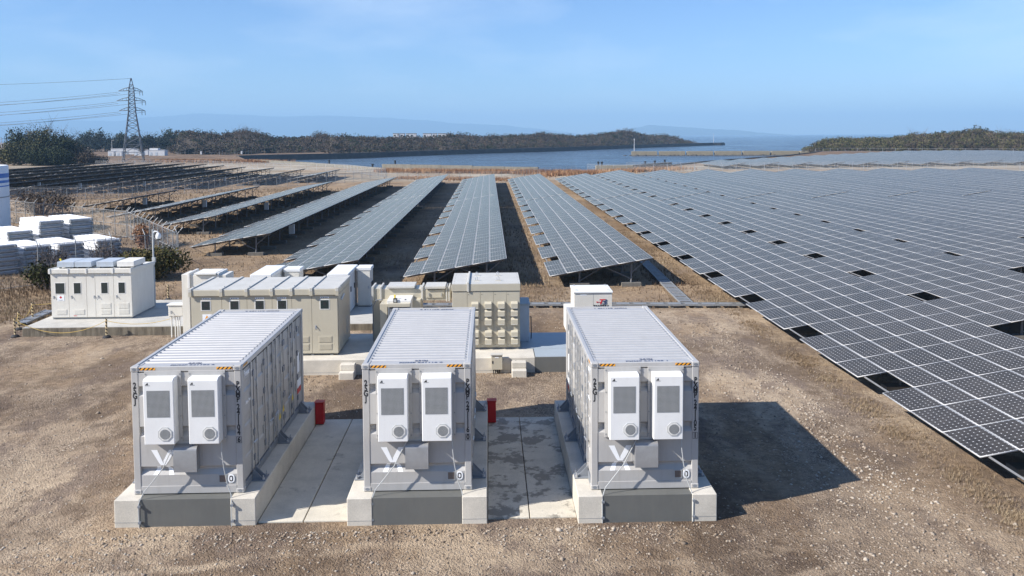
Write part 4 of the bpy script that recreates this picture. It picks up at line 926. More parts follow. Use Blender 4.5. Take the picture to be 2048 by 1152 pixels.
# vented power cabinet
bx0, by0, bz0 = -1.41, 30.5, 0.56
t = thing('power_cabinet', 'beige cabinet with rows of box vent hoods behind the middle container', 'cabinet', (bx0, by0, bz0))
MB().box(0.04, 2.49, 0.05, 2.35, 0.0, 0.08).build('base_frame', M['steel_dull'], t)
MB().box(0, 2.53, 0, 2.40, 0.08, 2.22).build('body', BG, t, bevel=0.008)
MB().box(-0.02, 2.55, -0.05, 2.42, 2.22, 2.48).build('roof', BG, t, bevel=0.01); MB().box(-0.015, 2.545, -0.045, 2.415, 2.479, 2.497).build('roof_sheet', BT, t)
o = MB().box(0.56, 0.63, -0.08, 2.45, 2.20, 2.56).build('roof_rib', BT, t, bevel=0.006)
for x_, y_ in ((0.90, 0.6), (1.72, 0.6), (0.90, 1.7), (1.72, 1.7)):
    o = MB().box(x_-0.10, x_+0.12, y_-0.03, y_+0.03, 2.497, 2.525).build('lifting_lug', BT, t); MB().tube([(x_-0.04, y_, 2.52), (x_-0.04, y_, 2.62), (x_+0.0, y_, 2.66), (x_+0.04, y_, 2.62), (x_+0.04, y_, 2.52)], 0.013, 5).build('shackle', M['steel'], o)
mb = MB()
for x_ in (0.06, 0.5, 2.47):
    for k in range(7): mb.box(x_, x_+0.02, 0.1+k*0.34, 0.12+k*0.34, 2.497, 2.506)
mb.build('roof_bolts', M['steel_dull'], t, kind='stuff')
dx = [0.0, 0.565, 1.055, 1.545, 2.035, 2.53]
for i in range(5): 
    d = door(t, dx[i], dx[i+1], 0, 0.10, 2.20, BG)
    if i == 0: continue
    for z_ in (0.18, 1.1, 2.08): MB().box(dx[i]+0.04, dx[i]+0.06, -0.03, -0.022, z_, z_+0.02).build('lock', M['black'], d)
    for z_, h_ in ((1.55, 0.28), (1.26, 0.28), (0.93, 0.30), (0.48, 0.27), (0.20, 0.27)):
        a, b_ = dx[i]+0.155, dx[i]+0.415
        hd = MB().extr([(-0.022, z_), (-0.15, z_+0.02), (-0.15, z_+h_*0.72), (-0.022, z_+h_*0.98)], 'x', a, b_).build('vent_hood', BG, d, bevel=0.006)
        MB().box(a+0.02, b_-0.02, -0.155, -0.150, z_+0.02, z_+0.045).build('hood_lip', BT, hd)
MB().box(2.555, 2.93, 1.0, 2.2, 0.02, 1.45).build('side_box', M['vent_blue'], t, bevel=0.01); MB().box(2.552, 2.96, 0.96, 2.24, 1.45, 1.52).build('side_box_lid', M['greybox_top'], t)
MB().tube([(2.98, 1.5, 0.9), (3.02, 1.5, 0.88), (3.03, 1.5, 0.3), (3.02, 1.5, 0.02)], 0.02, 5).build('cable', M['dark'], t)

# transformer with bus duct between the two cabinets
def px_box(t, name, px0, py0, px1, py1, Y, dep, mat, bevel=0.008, z0=None):
    a, b_ = AT(px0, py1, Y), AT(px1, py0, Y); o0 = t.location
    return MB().box(a.x-o0.x, b_.x-o0.x, Y-o0.y, Y-o0.y+dep, (a.z if z0 is None else z0)-o0.z, b_.z-o0.z).build(name, mat, t, bevel=bevel)
t = thing('transformer', 'beige transformer with flanged bus duct between the two beige cabinets', 'transformer', (-4.6, 30.6, 0.56))
px_box(t, 'duct_column', 746, 577, 760, 690, 31.9, 0.85, BG, z0=0.55); px_box(t, 'bus_duct', 762, 577.5, 843, 600, 31.9, 0.85, BG)
px_box(t, 'duct_flange', 743.5, 574, 747, 602, 31.85, 0.95, BT); px_box(t, 'duct_flange', 760, 574, 763, 602, 31.85, 0.95, BT); px_box(t, 'duct_flange', 842.5, 574, 846, 602, 31.85, 0.95, BT)
px_box(t, 'duct_cover', 774, 572.5, 829, 577.4, 31.8, 1.0, BT); px_box(t, 'bus_duct', 846, 578, 902, 601, 31.9, 0.8, BG)
px_box(t, 'duct_cover', 850, 572.5, 891, 577.9, 31.78, 0.95, BT); h_ = px_box(t, 'inspection_hatch', 852, 580, 888, 596, 31.86, 0.05, BG)
for px in (858, 883): px_box(t, 'hatch_handle', px-0.6, 586, px+0.6, 593, 31.82, 0.03, M['steel'], 0)
for px in (892, 897): px_box(t, 'duct_flange', px, 574, px+2.5, 603, 31.85, 0.9, BT)
px_box(t, 'tank', 761, 608, 777, 690, 30.9, 1.4, BG, z0=0.60); px_box(t, 'tank', 774, 600.5, 822, 607, 30.9, 1.5, M['cabinet_top'], z0=0.60)
px_box(t, 'duct_column', 822, 600, 841, 640, 31.5, 1.2, BG, z0=0.56)
for k in range(14):
    px_box(t, 'radiator_fin', 777+k*3.2, 616, 778.4+k*3.2, 680, 30.7, 0.22, M['bracket'], 0, z0=0.7)
px_box(t, 'radiator_top', 775, 607.5, 820, 614.5, 30.66, 0.3, BG)
o = px_box(t, 'gauge', 786.5, 597, 794, 606, 30.85, 0.1, M['black']); px_box(t, 'gauge_face', 788, 599, 792.5, 604.5, 30.84, 0.012, M['conduit'], 0)
px_box(t, 'valve', 809, 599, 812, 604, 30.95, 0.1, M['black']); px_box(t, 'oil_filler', 788, 590, 791, 597, 31.1, 0.08, M['yellow'])
a = AT(747, 612, 31.7); b_ = AT(765, 598, 31.7); o0 = t.location
MB().tube([Vector((a.x-o0.x, 1.0, 0.1)), Vector((a.x-o0.x, 1.0, a.z-o0.z)), Vector((a.x+0.12-o0.x, 1.0, b_.z-o0.z-0.02)), Vector((b_.x-o0.x, 1.0, b_.z-o0.z))], 0.02, 6).build('cable', M['bracket'], t, smooth=True)
t = thing('transformer', 'cream transformer duct standing behind the left end of the beige cabinet row', 'transformer', (-12.8, 33.6, 0))
px_box(t, 'duct_column', 365, 549, 378, 620, 33.6, 1.0, M['cabinet_white'], z0=0.0); px_box(t, 'bus_duct', 378.5, 550, 434, 574, 33.6, 1.0, M['cabinet_white']); px_box(t, 'duct_flange', 375, 546, 379, 577, 33.55, 1.12, M['cabinet_top'])
px_box(t, 'duct_cover', 388, 546, 432, 550, 33.5, 1.1, M['cabinet_top']); px_box(t, 'duct_flange', 434.5, 546, 438, 577, 33.55, 1.12, M['cabinet_top']); px_box(t, 'bus_duct', 438.5, 550, 452, 574, 33.6, 1.0, M['cabinet_white'])
px_box(t, 'tank', 379, 575, 450, 600, 33.8, 1.2, M['cabinet_white'], z0=0.0)

# roofed white cabinets on their own slab
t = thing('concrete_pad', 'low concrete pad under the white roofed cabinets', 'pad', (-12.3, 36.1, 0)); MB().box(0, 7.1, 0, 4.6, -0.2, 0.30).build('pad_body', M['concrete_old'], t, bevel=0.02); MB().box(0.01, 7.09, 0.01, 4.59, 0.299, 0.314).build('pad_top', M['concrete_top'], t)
def roofed(x0, x1, y0, y1, zt, lab, lip=0.05, mat='cabinet_top'):
    t = thing('roofed_cabinet', lab, 'cabinet', (x0, y0, 0.31), 'white roofed cabinets'); w_, d_, h_ = x1-x0, y1-y0, zt-0.31
    MB().box(0, w_, 0, d_, 0.06, h_-0.16).build('body', M[mat], t, bevel=0.008); MB().box(0.03, w_-0.03, 0.03, d_-0.03, -0.01, 0.07).build('base_frame', M['steel_dull'], t)
    MB().box(-lip, w_+lip, -lip, d_+lip, h_-0.16, h_).build('roof', M['white'], t, bevel=0.02)
    door(t, 0.02, w_-0.02, 0, 0.10, h_-0.2, M[mat], None, (), (w_*0.8, h_*0.5))
    for y_ in (0.35, 0.85): MB().box(w_, w_+0.03, y_*d_/1.3, y_*d_/1.3+0.12, h_*0.5, h_*0.62).build('side_latch', M['black'], t)
    return t
roofed(-7.44, -6.55, 37.75, 40.4, 2.28, 'tall white roofed cabinet at the right end of the beige row'); roofed(-6.42, -5.78, 39.7, 40.5, 2.25, 'narrow cream cabinet behind the right-hand roofed cabinet', 0.04, 'cabinet_white')
roofed(-10.95, -10.08, 37.75, 40.4, 2.28, 'tall white roofed cabinet behind the middle of the beige row'); roofed(-9.92, -9.2, 39.7, 40.5, 2.22, 'narrow cream cabinet behind the middle roofed cabinet', 0.04, 'cabinet_white')

# lettered white box behind the rightmost container
t = thing('equipment_cabinet', 'white box with red and blue TB emblem behind the rightmost container', 'cabinet', (3.66, 35.55, 0))
MB().box(-0.33, -0.01, -0.22, 1.2, -0.05, 0.97).build('side_cabinet', M['cabinet_top'], t, bevel=0.012); MB().box(0.05, 1.6, -0.2, 1.2, -0.05, 0.12).build('base_frame', M['steel_dull'], t)
MB().box(0, 1.66, -0.25, 1.25, 0.10, 1.72).build('body', M['cabinet_white'], t, bevel=0.01); MB().box(-0.03, 1.69, -0.29, 1.28, 1.72, 1.80).build('lid', M['white'], t, bevel=0.012)
MB().box(0.83, 0.84, -0.253, -0.25, 0.14, 1.70).build('door_gap', M['steel_dull'], t); MB().box(0.28, 0.55, -0.255, -0.25, 1.62, 1.66).build('name_plate', M['decal_white'], t)
for x_, y_ in ((0.12, -0.1), (1.52, -0.1), (0.12, 1.1), (1.52, 1.1)): MB().tube([(x_-0.03, y_, 1.80), (x_-0.03, y_, 1.86), (x_+0.03, y_, 1.86), (x_+0.03, y_, 1.80)], 0.012, 5).build('lifting_eye', M['steel'], t)
def plate(name, pts, mat, y=-0.256): 
    return MB().extr(pts, 'y', y-0.002, y+0.006).build(name, mat, t)
ex, ez = 1.20, 1.28
plate('emblem_bar', [(ex-0.08, ez+0.17), (ex+0.17, ez+0.17), (ex+0.15, ez+0.13), (ex-0.10, ez+0.13)], M['red_print']); plate('emblem_bar', [(ex-0.01, ez+0.128), (ex+0.05, ez+0.128), (ex-0.02, ez-0.05), (ex-0.08, ez-0.05)], M['red_print'], -0.258)
plate('emblem_bar', [(ex-0.20, ez+0.055), (ex-0.03, ez+0.055), (ex-0.04, ez+0.035), (ex-0.20, ez+0.035)], M['red_print'], -0.2605); plate('emblem_dot', [(ex-0.20+0.035*math.cos(R(40*i)), ez+0.045+0.03*math.sin(R(40*i))) for i in range(9)], M['red_print'], -0.263)
plate('emblem_bowl', [(ex+0.155, ez+0.17), (ex+0.22, ez+0.16), (ex+0.23, ez+0.11), (ex+0.20, ez+0.07), (ex+0.07, ez+0.07), (ex+0.08, ez+0.10), (ex+0.16, ez+0.10)], M['print_blue'], -0.2655); plate('emblem_bowl', [(ex+0.07, ez+0.068), (ex+0.20, ez+0.068), (ex+0.22, ez+0.02), (ex+0.19, ez-0.05), (ex+0.02, ez-0.05), (ex+0.04, ez-0.015), (ex+0.15, ez-0.01), (ex+0.16, ez+0.03), (ex+0.06, ez+0.035)], M['print_blue'], -0.268)
place_text('TAMERRA', 0.20, M['black'], t, (ex-0.02, -0.262, ez-0.155), FRONT, (0.78, 0.9, 1), bold=0.007)

# junction box and concrete steps in front of the long pad
t = thing('junction_box', 'beige junction box fixed to the front of the long pad', 'junction box', (0.03, 29.12, 0))
MB().box(0, 0.40, 0.0, 0.20, 0.17, 0.70).build('box_body', BG, t, bevel=0.008); MB().box(-0.02, 0.42, -0.03, 0.21, 0.70, 0.73).build('lid', BT, t); MB().box(0.03, 0.06, -0.012, 0, 0.40, 0.5).build('handle', M['black'], t); MB().box(0.13, 0.27, -0.006, 0, 0.60, 0.63).build('name_plate', M['decal_white'], t)
for k in range(4): MB().tube([(0.08+k*0.07, 0.1, -0.03), (0.08+k*0.07, 0.1, 0.18)], 0.02, 5).build('cable', M['dark'], t)
for x, lab in ((-5.36, 'two-step concrete block beside the rear of the leftmost container'), (0.76, 'two-step concrete block right of the beige junction box')):
    t = thing('step_block', lab, 'step', (x, 28.72, 0), 'concrete steps'); 
    MB().box(0, 0.53, 0, 0.60, -0.05, 0.25).build('lower_step', M['concrete'], t, bevel=0.02); MB().box(0.0, 0.53, 0.27, 0.58, 0.252, 0.47).build('upper_step', M['concrete'], t, bevel=0.02)

# striped rope posts
posts = [((30.4,674), 'striped rope post in front of the left corner of the stained pad'), ((38,659.5), 'striped rope post second from the left corner of the stained pad'), ((65.6,640), 'striped rope post by the grey trough left of the off-white cabinet'), ((213.5,675.3), 'striped rope post in front of the stained pad'), ((336.7,600), 'striped rope post behind the stained pad near the camera pole')]
pm = None; PP = []
for (px, py), lab in posts:
    p = G(px, py); PP.append(p); t = thing('rope_post', lab, 'post', p, 'striped rope posts')
    MB().lathe((0,0,0), [(0.04,0.04), (0.038,0.76), (0.045,0.78), (0.03,0.83)], 10).build('pole', M['stripe'], t, smooth=True); MB().lathe((0,0,0), [(0.17,-0.02), (0.17,0.04), (0.12,0.09), (0.05,0.11)], 12).build('base', M['dark'], t, smooth=True)
def rope(a, b_, lab, sag=0.25):
    pts = []
    for i in range(13):
        s_ = i/12; q = a.lerp(b_, s_); pts.append((q.x-a.x, q.y-a.y, q.z-sag*4*s_*(1-s_)))
    o = MB().tube(pts, 0.011, 5).build('rope', M['cream_rope'], smooth=True); o.location = (a.x, a.y, 0); tag(o, lab, 'rope', 'yellow barrier ropes')
up = Vector((0, 0, 0.74)); rope(PP[0]+up, PP[1]+up, 'short yellow rope between the two corner rope posts', 0.12); rope(PP[1]+up, PP[2]+up, 'yellow rope leading from the corner posts back to the trough', 0.35)
rope(PP[0]+up, PP[3]+up, 'long slack yellow rope across the front of the stained pad, left of its middle post', 0.55); rope(PP[3]+up, Vector((-13.3, 35.3, 0.95)), 'slack yellow rope from the middle post to the control box', 0.25)
rope(PP[2]+up, Vector((-19.8, 40.2, 1.0)), 'yellow rope running behind the off-white cabinet', 0.15)

# cable troughs and ladder trays on the ground
def tray(name, lab, pts, w_, z_, slat, mat, legs=0, fill=0.40):
    t = thing(name, lab, 'cable tray', (pts[0].x, pts[0].y, 0), 'cable trays on the ground'); o0 = pts[0]
    for i in range(len(pts)-1):
        a, b_ = pts[i]-o0, pts[i+1]-o0; d = b_-a; L_ = d.length; u_ = d.normalized(); nn = Vector((-u_.y, u_.x))
        for s_ in (-1, 1): MB().obox((a+b_)/2+nn*s_*w_/2, u_, nn, L_/2, 0.02, z_-0.04, z_+0.05).build('side_rail', mat, t)
        k = int(L_/slat)
        me = MB().obox((0, 0), u_, nn, slat*fill, w_/2-0.025, 0.0, 0.03).mesh('tray_cover', mat)
        for j in range(k):
            c = a+u_*(j+.5)*L_/k; add(me, 'tray_cover', t, (c.x, c.y, z_+0.004*((j*5) % 3)))
        for j in range(legs):
            c = a+u_*(j+.5)*L_/legs
            for s_ in (-1, 1): MB().obox(c+nn*s_*w_*0.3, u_, nn, 0.06, 0.06, -0.05, z_-0.035).build('leg', M['footing'], t)
    return t
tray('cable_tray', 'long grey cable tray running across the ground behind the cabinets', [Vector((-5.2, 40.75)), Vector((2.8, 40.6)), Vector((13.0, 40.0))], 0.42, 0.17, 0.8, M['steel_dull'], 9)
tray('cable_tray', 'ladder-like cable tray running back beside the solar table', [Vector((9.85, 40.35)), Vector((10.35, 56.0))], 0.62, 0.15, 0.42, M['steel_dull'], 6, 0.27)
tray('cable_tray', 'grey cable trough bending round the bush behind the off-white cabinet', [G(312,553).xy, G(352,532).xy, G(333,512).xy], 0.55, 0.12, 0.42, M['steel_dull'], 3)
tray('cable_tray', 'dark grey cable trough along the left edge of the stained pad', [G(42,652).xy, G(103,625).xy], 0.5, 0.12, 0.7, M['bracket'], 3)

# ================================================================== fences
def fence(name, lab, pts, h, spacing, arm=None, mat='steel_dull', r_=0.032, mesh=True, armside=1):
    t = thing(name, lab, 'fence', (pts[0].x, pts[0].y, 0)); o0 = pts[0]; PM = None
    for i in range(len(pts)-1):
        a, b_ = pts[i]-o0, pts[i+1]-o0; d = b_-a; L_ = d.length; u_ = d.normalized(); nn = Vector((-u_.y, u_.x))*armside
        mb = MB().tube([(0,0,-0.1), (0,0,h)] + ([(nn.x*0.32, nn.y*0.32, h+0.36)] if arm else []), r_, 5)
        me = mb.mesh('post', M[mat]); k = max(1, round(L_/spacing))
        for j in range(k+(1 if i == len(pts)-2 else 0)): c = a+d*(j/k); add(me, 'post', t, (c.x, c.y, 0))
        for z_ in ((h-0.03, 0.12) if h < 2 else (h-0.03, h*0.5, 0.10)): MB().tube([(a.x, a.y, z_), (b_.x, b_.y, z_)], r_*0.62, 4).build('rail', M[mat], t)
        if mesh:
            m_ = bpy.data.meshes.new('chain_link_mesh'); off = nn*0.03
            m_.from_pydata([(a.x+off.x, a.y+off.y, 0.05), (b_.x+off.x, b_.y+off.y, 0.05), (b_.x+off.x, b_.y+off.y, h), (a.x+off.x, a.y+off.y, h)], [], [(0,1,2,3)])
            uv = m_.uv_layers.new(name='UVMap'); uv.data.foreach_set('uv', [0, 0, L_, 0, L_, h, 0, h]); m_.materials.append(M['chain'])
            o = bpy.data.objects.new('chain_link_mesh', m_); COL.objects.link(o); o.parent = t
    return t
V2 = lambda x, y: Vector((x, y))
fence('chain_link_fence', 'near chain-link fence with bent posts in front of the white stacks', [V2(-32.0, 42.2), V2(-20.5, 54.2)], 2.4, 2.0, True, armside=1)
fence('chain_link_fence', 'tall chain-link fence with outward bent tops behind the white stacks', [V2(-31.1, 71.0), V2(-44.6, 81.6), V2(-62, 95)], 2.3, 1.95, True, armside=-1)
fence('chain_link_fence', 'short fence flank running from the corner towards the camera pole', [V2(-31.0, 71.0), V2(-20.5, 54.4)], 2.3, 1.6, True, armside=1)
fence('chain_link_fence', 'front one of the two parallel road fences beyond the short tables', [V2(-76, 109.5), V2(-54, 116.5), V2(-42.7, 131.5), V2(-20.3, 162.6)], 1.75, 2.2)
fence('chain_link_fence', 'rear one of the two parallel road fences, before the dark tables', [V2(-80, 111), V2(-62.7, 117.4), V2(-42.4, 146), V2(-21.8, 174.0)], 1.75, 2.3)
fence('chain_link_fence', 'low fence along the far ends of the middle solar tables', [V2(-20.2, 162.8), V2(4.5, 160.5), V2(11.1, 178.6), V2(20, 188.5)], 1.6, 2.0)
fence('chain_link_fence', 'white railing fence in front of the far solar field', [V2(23.5, 196), V2(35.2, 190.5), V2(104, 182.5), V2(125, 180)], 1.75, 3.1, mat='steel', r_=0.035)
fence('chain_link_fence', 'second white railing fence right behind the first, by the far field', [V2(34, 202), V2(60, 198.5), V2(128, 189)], 1.9, 3.4, mat='steel', r_=0.035)
fence('chain_link_fence', 'pale fence along the service road by the inlet', [V2(-21.8, 174.0), V2(-36, 205), V2(-62, 222), V2(-84, 245), V2(-118, 250)], 1.8, 3.0, mat='steel', r_=0.03)
fence('chain_link_fence', 'far pale fence at the foot of the right-hand bushes', [G(1622,303.5).xy+V2(1, -3), G(1690,302.5).xy, G(1900,304).xy, G(2060,305).xy], 1.6, 6.0, mat='steel', r_=0.06, mesh=False)
fence('chain_link_fence', 'dark fence in front of the big evergreen clump on the left', [G(20,329).xy, G(300,327).xy], 1.7, 5.0, mat='steel_dull', r_=0.06, mesh=False)

# ================================================================== tank and stacks on the left
t = thing('storage_tank', 'white cylindrical tank with blue stripes at the left edge', 'tank', (-48.55, 75.2, 0)); RT_ = 4.6
MB().lathe((0,0,0), [(RT_,-0.1), (RT_,3.28)], 48).build('shell', M['slab_white'], t, smooth=True); MB().lathe((0,0,0), [(RT_,3.285), (RT_,6.05), (RT_-0.05,6.12), (0.5,6.35)], 48).build('shell', M['slab_white'], t, smooth=True)
MB().lathe((0,0,0), [(RT_+0.02,3.24), (RT_+0.02,3.32)], 48).build('seam', M['steel_dull'], t)
M['tank_blue'] = paint('tank_blue', (0.045, 0.17, 0.50), 0.45, 0, 0.1, 1.0)
for a, b_ in ((5.02, 5.42), (4.56, 4.80), (4.22, 4.32)):
    mb = MB(); N = 48
    for k in range(N):
        w0, w1 = 2*math.pi*k/N, 2*math.pi*(k+1)/N; r_ = RT_+0.006
        mb.poly([(r_*math.cos(w0), r_*math.sin(w0), a), (r_*math.cos(w1), r_*math.sin(w1), a), (r_*math.cos(w1), r_*math.sin(w1), b_), (r_*math.cos(w0), r_*math.sin(w0), b_)])
    mb.build('stripe', M['tank_blue'], t, smooth=True)
MB().lathe((0,0,0), [(RT_+0.5,-0.1), (RT_+0.5,0.12), (RT_+0.02,0.14)], 48).build('footing_ring', M['concrete_old'], t)
D_ = V2(0.69, 0.724); N_ = V2(-0.724, 0.69)
def slab_mesh(w_, l_, th, end_mat=None):
    mb = MB()   # origin at the front-left corner, width along D, length along N
    def P(a, b_, z): q = D_*a+N_*b_; return (q.x, q.y, z)
    mb.hexa([P(0, 0.12, 0.03), P(w_, 0.12, 0.03), P(w_, l_, 0.03), P(0, l_, 0.03), P(0, 0.12, th), P(w_, 0.12, th), P(w_, l_, th), P(0, l_, th)], 0)
    mb.tube([P(-0.02, 0.11, th/2), P(w_+0.02, 0.11, th/2)], th*0.40, 10, 1); mb.tube([P(0.0, 0.02, th*0.5), P(0.12, 0.04, th*0.5)], th*0.44, 8, 2); mb.tube([P(w_-0.12, 0.02, th*0.5), P(w_, 0.04, th*0.5)], th*0.44, 8, 2)
    for k in range(1, 6): q = k*w_/6; mb.hexa([P(q, 0.14, th+0.001), P(q+0.03, 0.14, th+0.001), P(q+0.03, l_-0.02, th+0.001), P(q, l_-0.02, th+0.001), P(q, 0.14, th+0.018), P(q+0.03, 0.14, th+0.018), P(q+0.03, l_-0.02, th+0.018), P(q, l_-0.02, th+0.018)], 0)
    return mb.mesh('packed_panel', [M['slab_white'], M['slab_grey'], M['steel_dull']])
SL = slab_mesh(1.52, 4.3, 0.26); F0 = V2(-26.45, 56.0); B0 = V2(-30.1, 59.6)
stacks = [(F0, 6, 'stack nearest the camera pole'), (F0-D_*2.45, 6, 'second front stack from the camera pole'), (F0-D_*4.45, 6, 'third front stack from the camera pole'), (F0-D_*6.4, 7, 'leftmost front stack behind the near fence'),
          (B0, 10, 'tall rear stack on the right'), (B0-D_*2.0, 10, 'tall rear stack second from right'), (B0-D_*3.95, 8, 'rear stack nearest the striped tank'), (B0-D_*6.0, 7, 'rear stack at the left picture edge')]
on2 = ['topmost', 'second from top', 'third from top', 'fourth from top', 'fifth from top', 'sixth from top', 'seventh from top', 'eighth from top', 'ninth from top', 'tenth from top']
random.seed(21)
for base, n_, w_ in stacks:
    for k in range(n_):
        o = bpy.data.objects.new('packed_panel', SL); COL.objects.link(o); o.location = (base.x+random.uniform(-.05, .05), base.y+random.uniform(-.05, .05), 0.0+0.278*k); o.rotation_euler = (0, 0, random.uniform(-.015, .015))
        tag(o, 'white packed panel, '+on2[n_-1-k]+' in the '+w_, 'panel', 'white packed panels in the storage stacks')

# ================================================================== plants
def rng(seed): return np.random.default_rng(seed)
def leaves(C, Rd, n, size, g, hollow=0.35, flat=0.0):
    d = g.normal(size=(n, 3)); d /= np.linalg.norm(d, axis=1)[:, None]; r = (hollow+(1-hollow)*g.random(n)**0.6)[:, None]
    c = np.asarray(C)+d*r*np.asarray(Rd); a = g.normal(size=(n, 3)); a /= np.linalg.norm(a, axis=1)[:, None]
    b = np.cross(a, d+0.3*g.normal(size=(n, 3))); b /= np.linalg.norm(b, axis=1)[:, None]+1e-9
    s = (size*(0.6+0.8*g.random(n)))[:, None]
    return np.stack([c-a*s*.5, c+b*s*.42, c+a*s*.5, c-b*s*.42], 1)
def quads(name, Q, mat, **kw):
    Q = np.concatenate(Q) if isinstance(Q, list) else Q
    return np_mesh(name, Q.reshape(-1, 3), np.arange(len(Q)*4).reshape(-1, 4), mat, **kw)
def branchy(t, h, seed, spread=0.5, n=9, r0=0.12, mat='bark', parent_name='trunk', fine=3):
    rg = random.Random(seed); mb = MB(); mb.tube([(0,0,-0.2), (rg.uniform(-.05,.05)*h, rg.uniform(-.05,.05)*h, h*0.45), (rg.uniform(-.1,.1)*h, rg.uniform(-.1,.1)*h, h*0.85)], [r0, r0*0.65, r0*0.25], 5)
    for k in range(n):
        z_ = h*rg.uniform(.2, .7); w_ = rg.uniform(0, 2*math.pi); l_ = h*spread*rg.uniform(.5, 1); e = Vector((math.cos(w_)*l_, math.sin(w_)*l_, z_+l_*rg.uniform(.3, 1.0)))
        mid = Vector((e.x*.5, e.y*.5, z_+(e.z-z_)*.35)); mb.tube([(0,0,z_), mid, e], [r0*.45, r0*.3, r0*.1], 4)
        for j in range(fine):
            f_ = e+Vector((rg.uniform(-1,1), rg.uniform(-1,1), rg.uniform(.1,1)))*l_*.5; mb.tube([mid.lerp(e, rg.uniform(.2,1)), f_], [r0*.16, r0*.05], 3)
    return mb.build(parent_name, M[mat], t)
def tree(name, lab, p, h, rx, mat, seed, n=900, size=0.6, group=None, cat='tree', lobes=7, squash=0.42, bark=True, ry=None, base=0.55):
    g = rng(seed); t = thing(name, lab, cat, p, group); ry = ry or rx
    Q = []
    for k in range(lobes):
        w_ = g.random()*2*math.pi; q = 0.62*math.sqrt(g.random()); c = (rx*q*math.cos(w_), ry*q*math.sin(w_), h*(base+(0.93-base-squash*0.5)*g.random()))
        Q.append(leaves(c, (rx*(.35+.25*g.random()), ry*(.35+.25*g.random()), h*squash*(.5+.5*g.random())), n//lobes, size, g))
    quads('crown', Q, M[mat], kind=None, parent=t)
    branchy(t, h*0.9, seed, 0.45, 7, 0.03*h, 'bark', 'trunk', 2)
    return t
# bush by the camera pole, and brambles along the near fence
def bush(name, lab, p, rx, ry, h, mat, seed, n, size, group=None, twigs=14, lobes=8):
    g = rng(seed); t = thing(name, lab, 'bush', p, group); Q = []
    for k in range(lobes):
        w_ = g.random()*2*math.pi; q = 0.7*math.sqrt(g.random()); c = (rx*q*math.cos(w_), ry*q*math.sin(w_), h*(0.3+0.35*g.random()))
        Q.append(leaves(c, (rx*.5, ry*.5, h*.36), n//lobes, size, g, 0.2))
    quads('foliage', Q, M[mat], kind=None, parent=t)
    rg = random.Random(seed); mb = MB()
    for k in range(twigs):
        w_ = rg.uniform(0, 2*math.pi); q = rg.uniform(.4, 1.15); e = (rx*q*math.cos(w_), ry*q*math.sin(w_), h*rg.uniform(.6, 1.1)); mb.tube([(e[0]*.15, e[1]*.15, -0.1), (e[0]*.6, e[1]*.6, e[2]*.6), e], [0.03, 0.02, 0.006], 4)
    mb.build('stems', M['twig'], t); return t
p = G(300, 545); bush('bush', 'dense dark green bush behind the camera pole', (-20.6, 50.6, 0), 2.5, 1.9, 2.35, 'ivy', 31, 5200, 0.15, twigs=24)
p = G(75, 572); bush('bramble', 'dark bramble in front of the leftmost white stacks', (-24.9, 46.6, 0), 1.5, 1.2, 1.9, 'ivy', 32, 2600, 0.14)
bush('bramble', 'brown dry bramble climbing the near fence before the second stack', (-26.1, 49.9, 0), 1.3, 0.9, 2.2, 'leaf_brown', 33, 1100, 0.11, twigs=40)
bush('bramble', 'thin dry bramble climbing the near fence before the third stack', (-24.2, 51.6, 0), 1.2, 0.8, 2.3, 'leaf_brown', 34, 800, 0.11, twigs=40)
bush('bramble', 'orange-brown dried climber on the fence flank', (-26.4, 64.6, 0), 1.0, 2.6, 2.1, 'straw_red', 35, 2600, 0.16, twigs=18)
bush('bramble', 'dark leafless thicket beside the striped tank', (-50.5, 93.5, 0), 3.6, 2.6, 3.0, 'leaf_brown', 36, 1500, 0.22, twigs=60)
t = thing('guy_wire_guard', 'yellow guy-wire guard leaning beside the off-white cabinet', 'guard', (-21.4, 43.2, 0)); MB().tube([(0,0,-0.05), (-1.35, 0.7, 2.2)], 0.045, 6).build('sleeve', M['yellow'], t)

# big evergreen clump on the left
random.seed(8)
clump = [(18,328,255,'leaf_dark'),(45,328,262,'leaf_dark'),(62,329,252,'leaf_olive'),(85,329,254,'leaf_dark'),(110,329,262,'leaf_dark'),(130,328.5,275,'leaf_dark'),(40,330,285,'leaf_olive'),(95,330.5,288,'leaf_dark'),(125,330,292,'leaf_dark')]
for i, (px, py, top, mt) in enumerate(clump):
    p = G(px, py); h_ = AT(px, top, p.y).z
    tree('evergreen_tree', 'broad dark evergreen tree in the clump on the left, '+ordn[i]+' counted from its back left', (p.x, p.y+(6 if i < 6 else -3), 0), h_, 6.0, mt, 100+i, 3000, 0.55, 'evergreen trees of the left clump', lobes=10, base=0.22, squash=0.5)
for i, (px, py, top, w_) in enumerate([(150,328,292,5.5),(172,328,302,5.0),(190,327,310,4.5),(5,328,298,5)]):
    p = G(px, py); h_ = AT(px, top, p.y).z
    bush('bare_shrub', 'brown leafless shrub at the edge of the evergreen clump, '+ordn[i]+' one', (p.x, p.y, 0), w_, 4.0, h_, 'leaf_brown', 130+i, 1500, 0.45, 'leafless shrubs by the evergreen clump', 30)
def bare_tree(lab, p, h, seed, group, spread=0.6):
    t = thing('bare_tree', lab, 'tree', p, group); branchy(t, h, seed, spread, 12, 0.022*h, 'twig', 'trunk', 5); g = rng(seed)
    quads('twigs', [leaves((0,0,h*.75), (h*.42, h*.42, h*.3), 260, 0.35, g, 0.3)], M['leaf_brown'], kind='stuff', parent=t)
for i, (px, top, Y) in enumerate([(60,249,295),(75,251,296),(112,257,300)]):
    q = AT(px, top, Y); bare_tree('leafless tree reaching above the evergreen clump, '+ordn[i]+' from left', (q.x, Y, 0), q.z, 150+i, 'leafless trees above the evergreen clump')
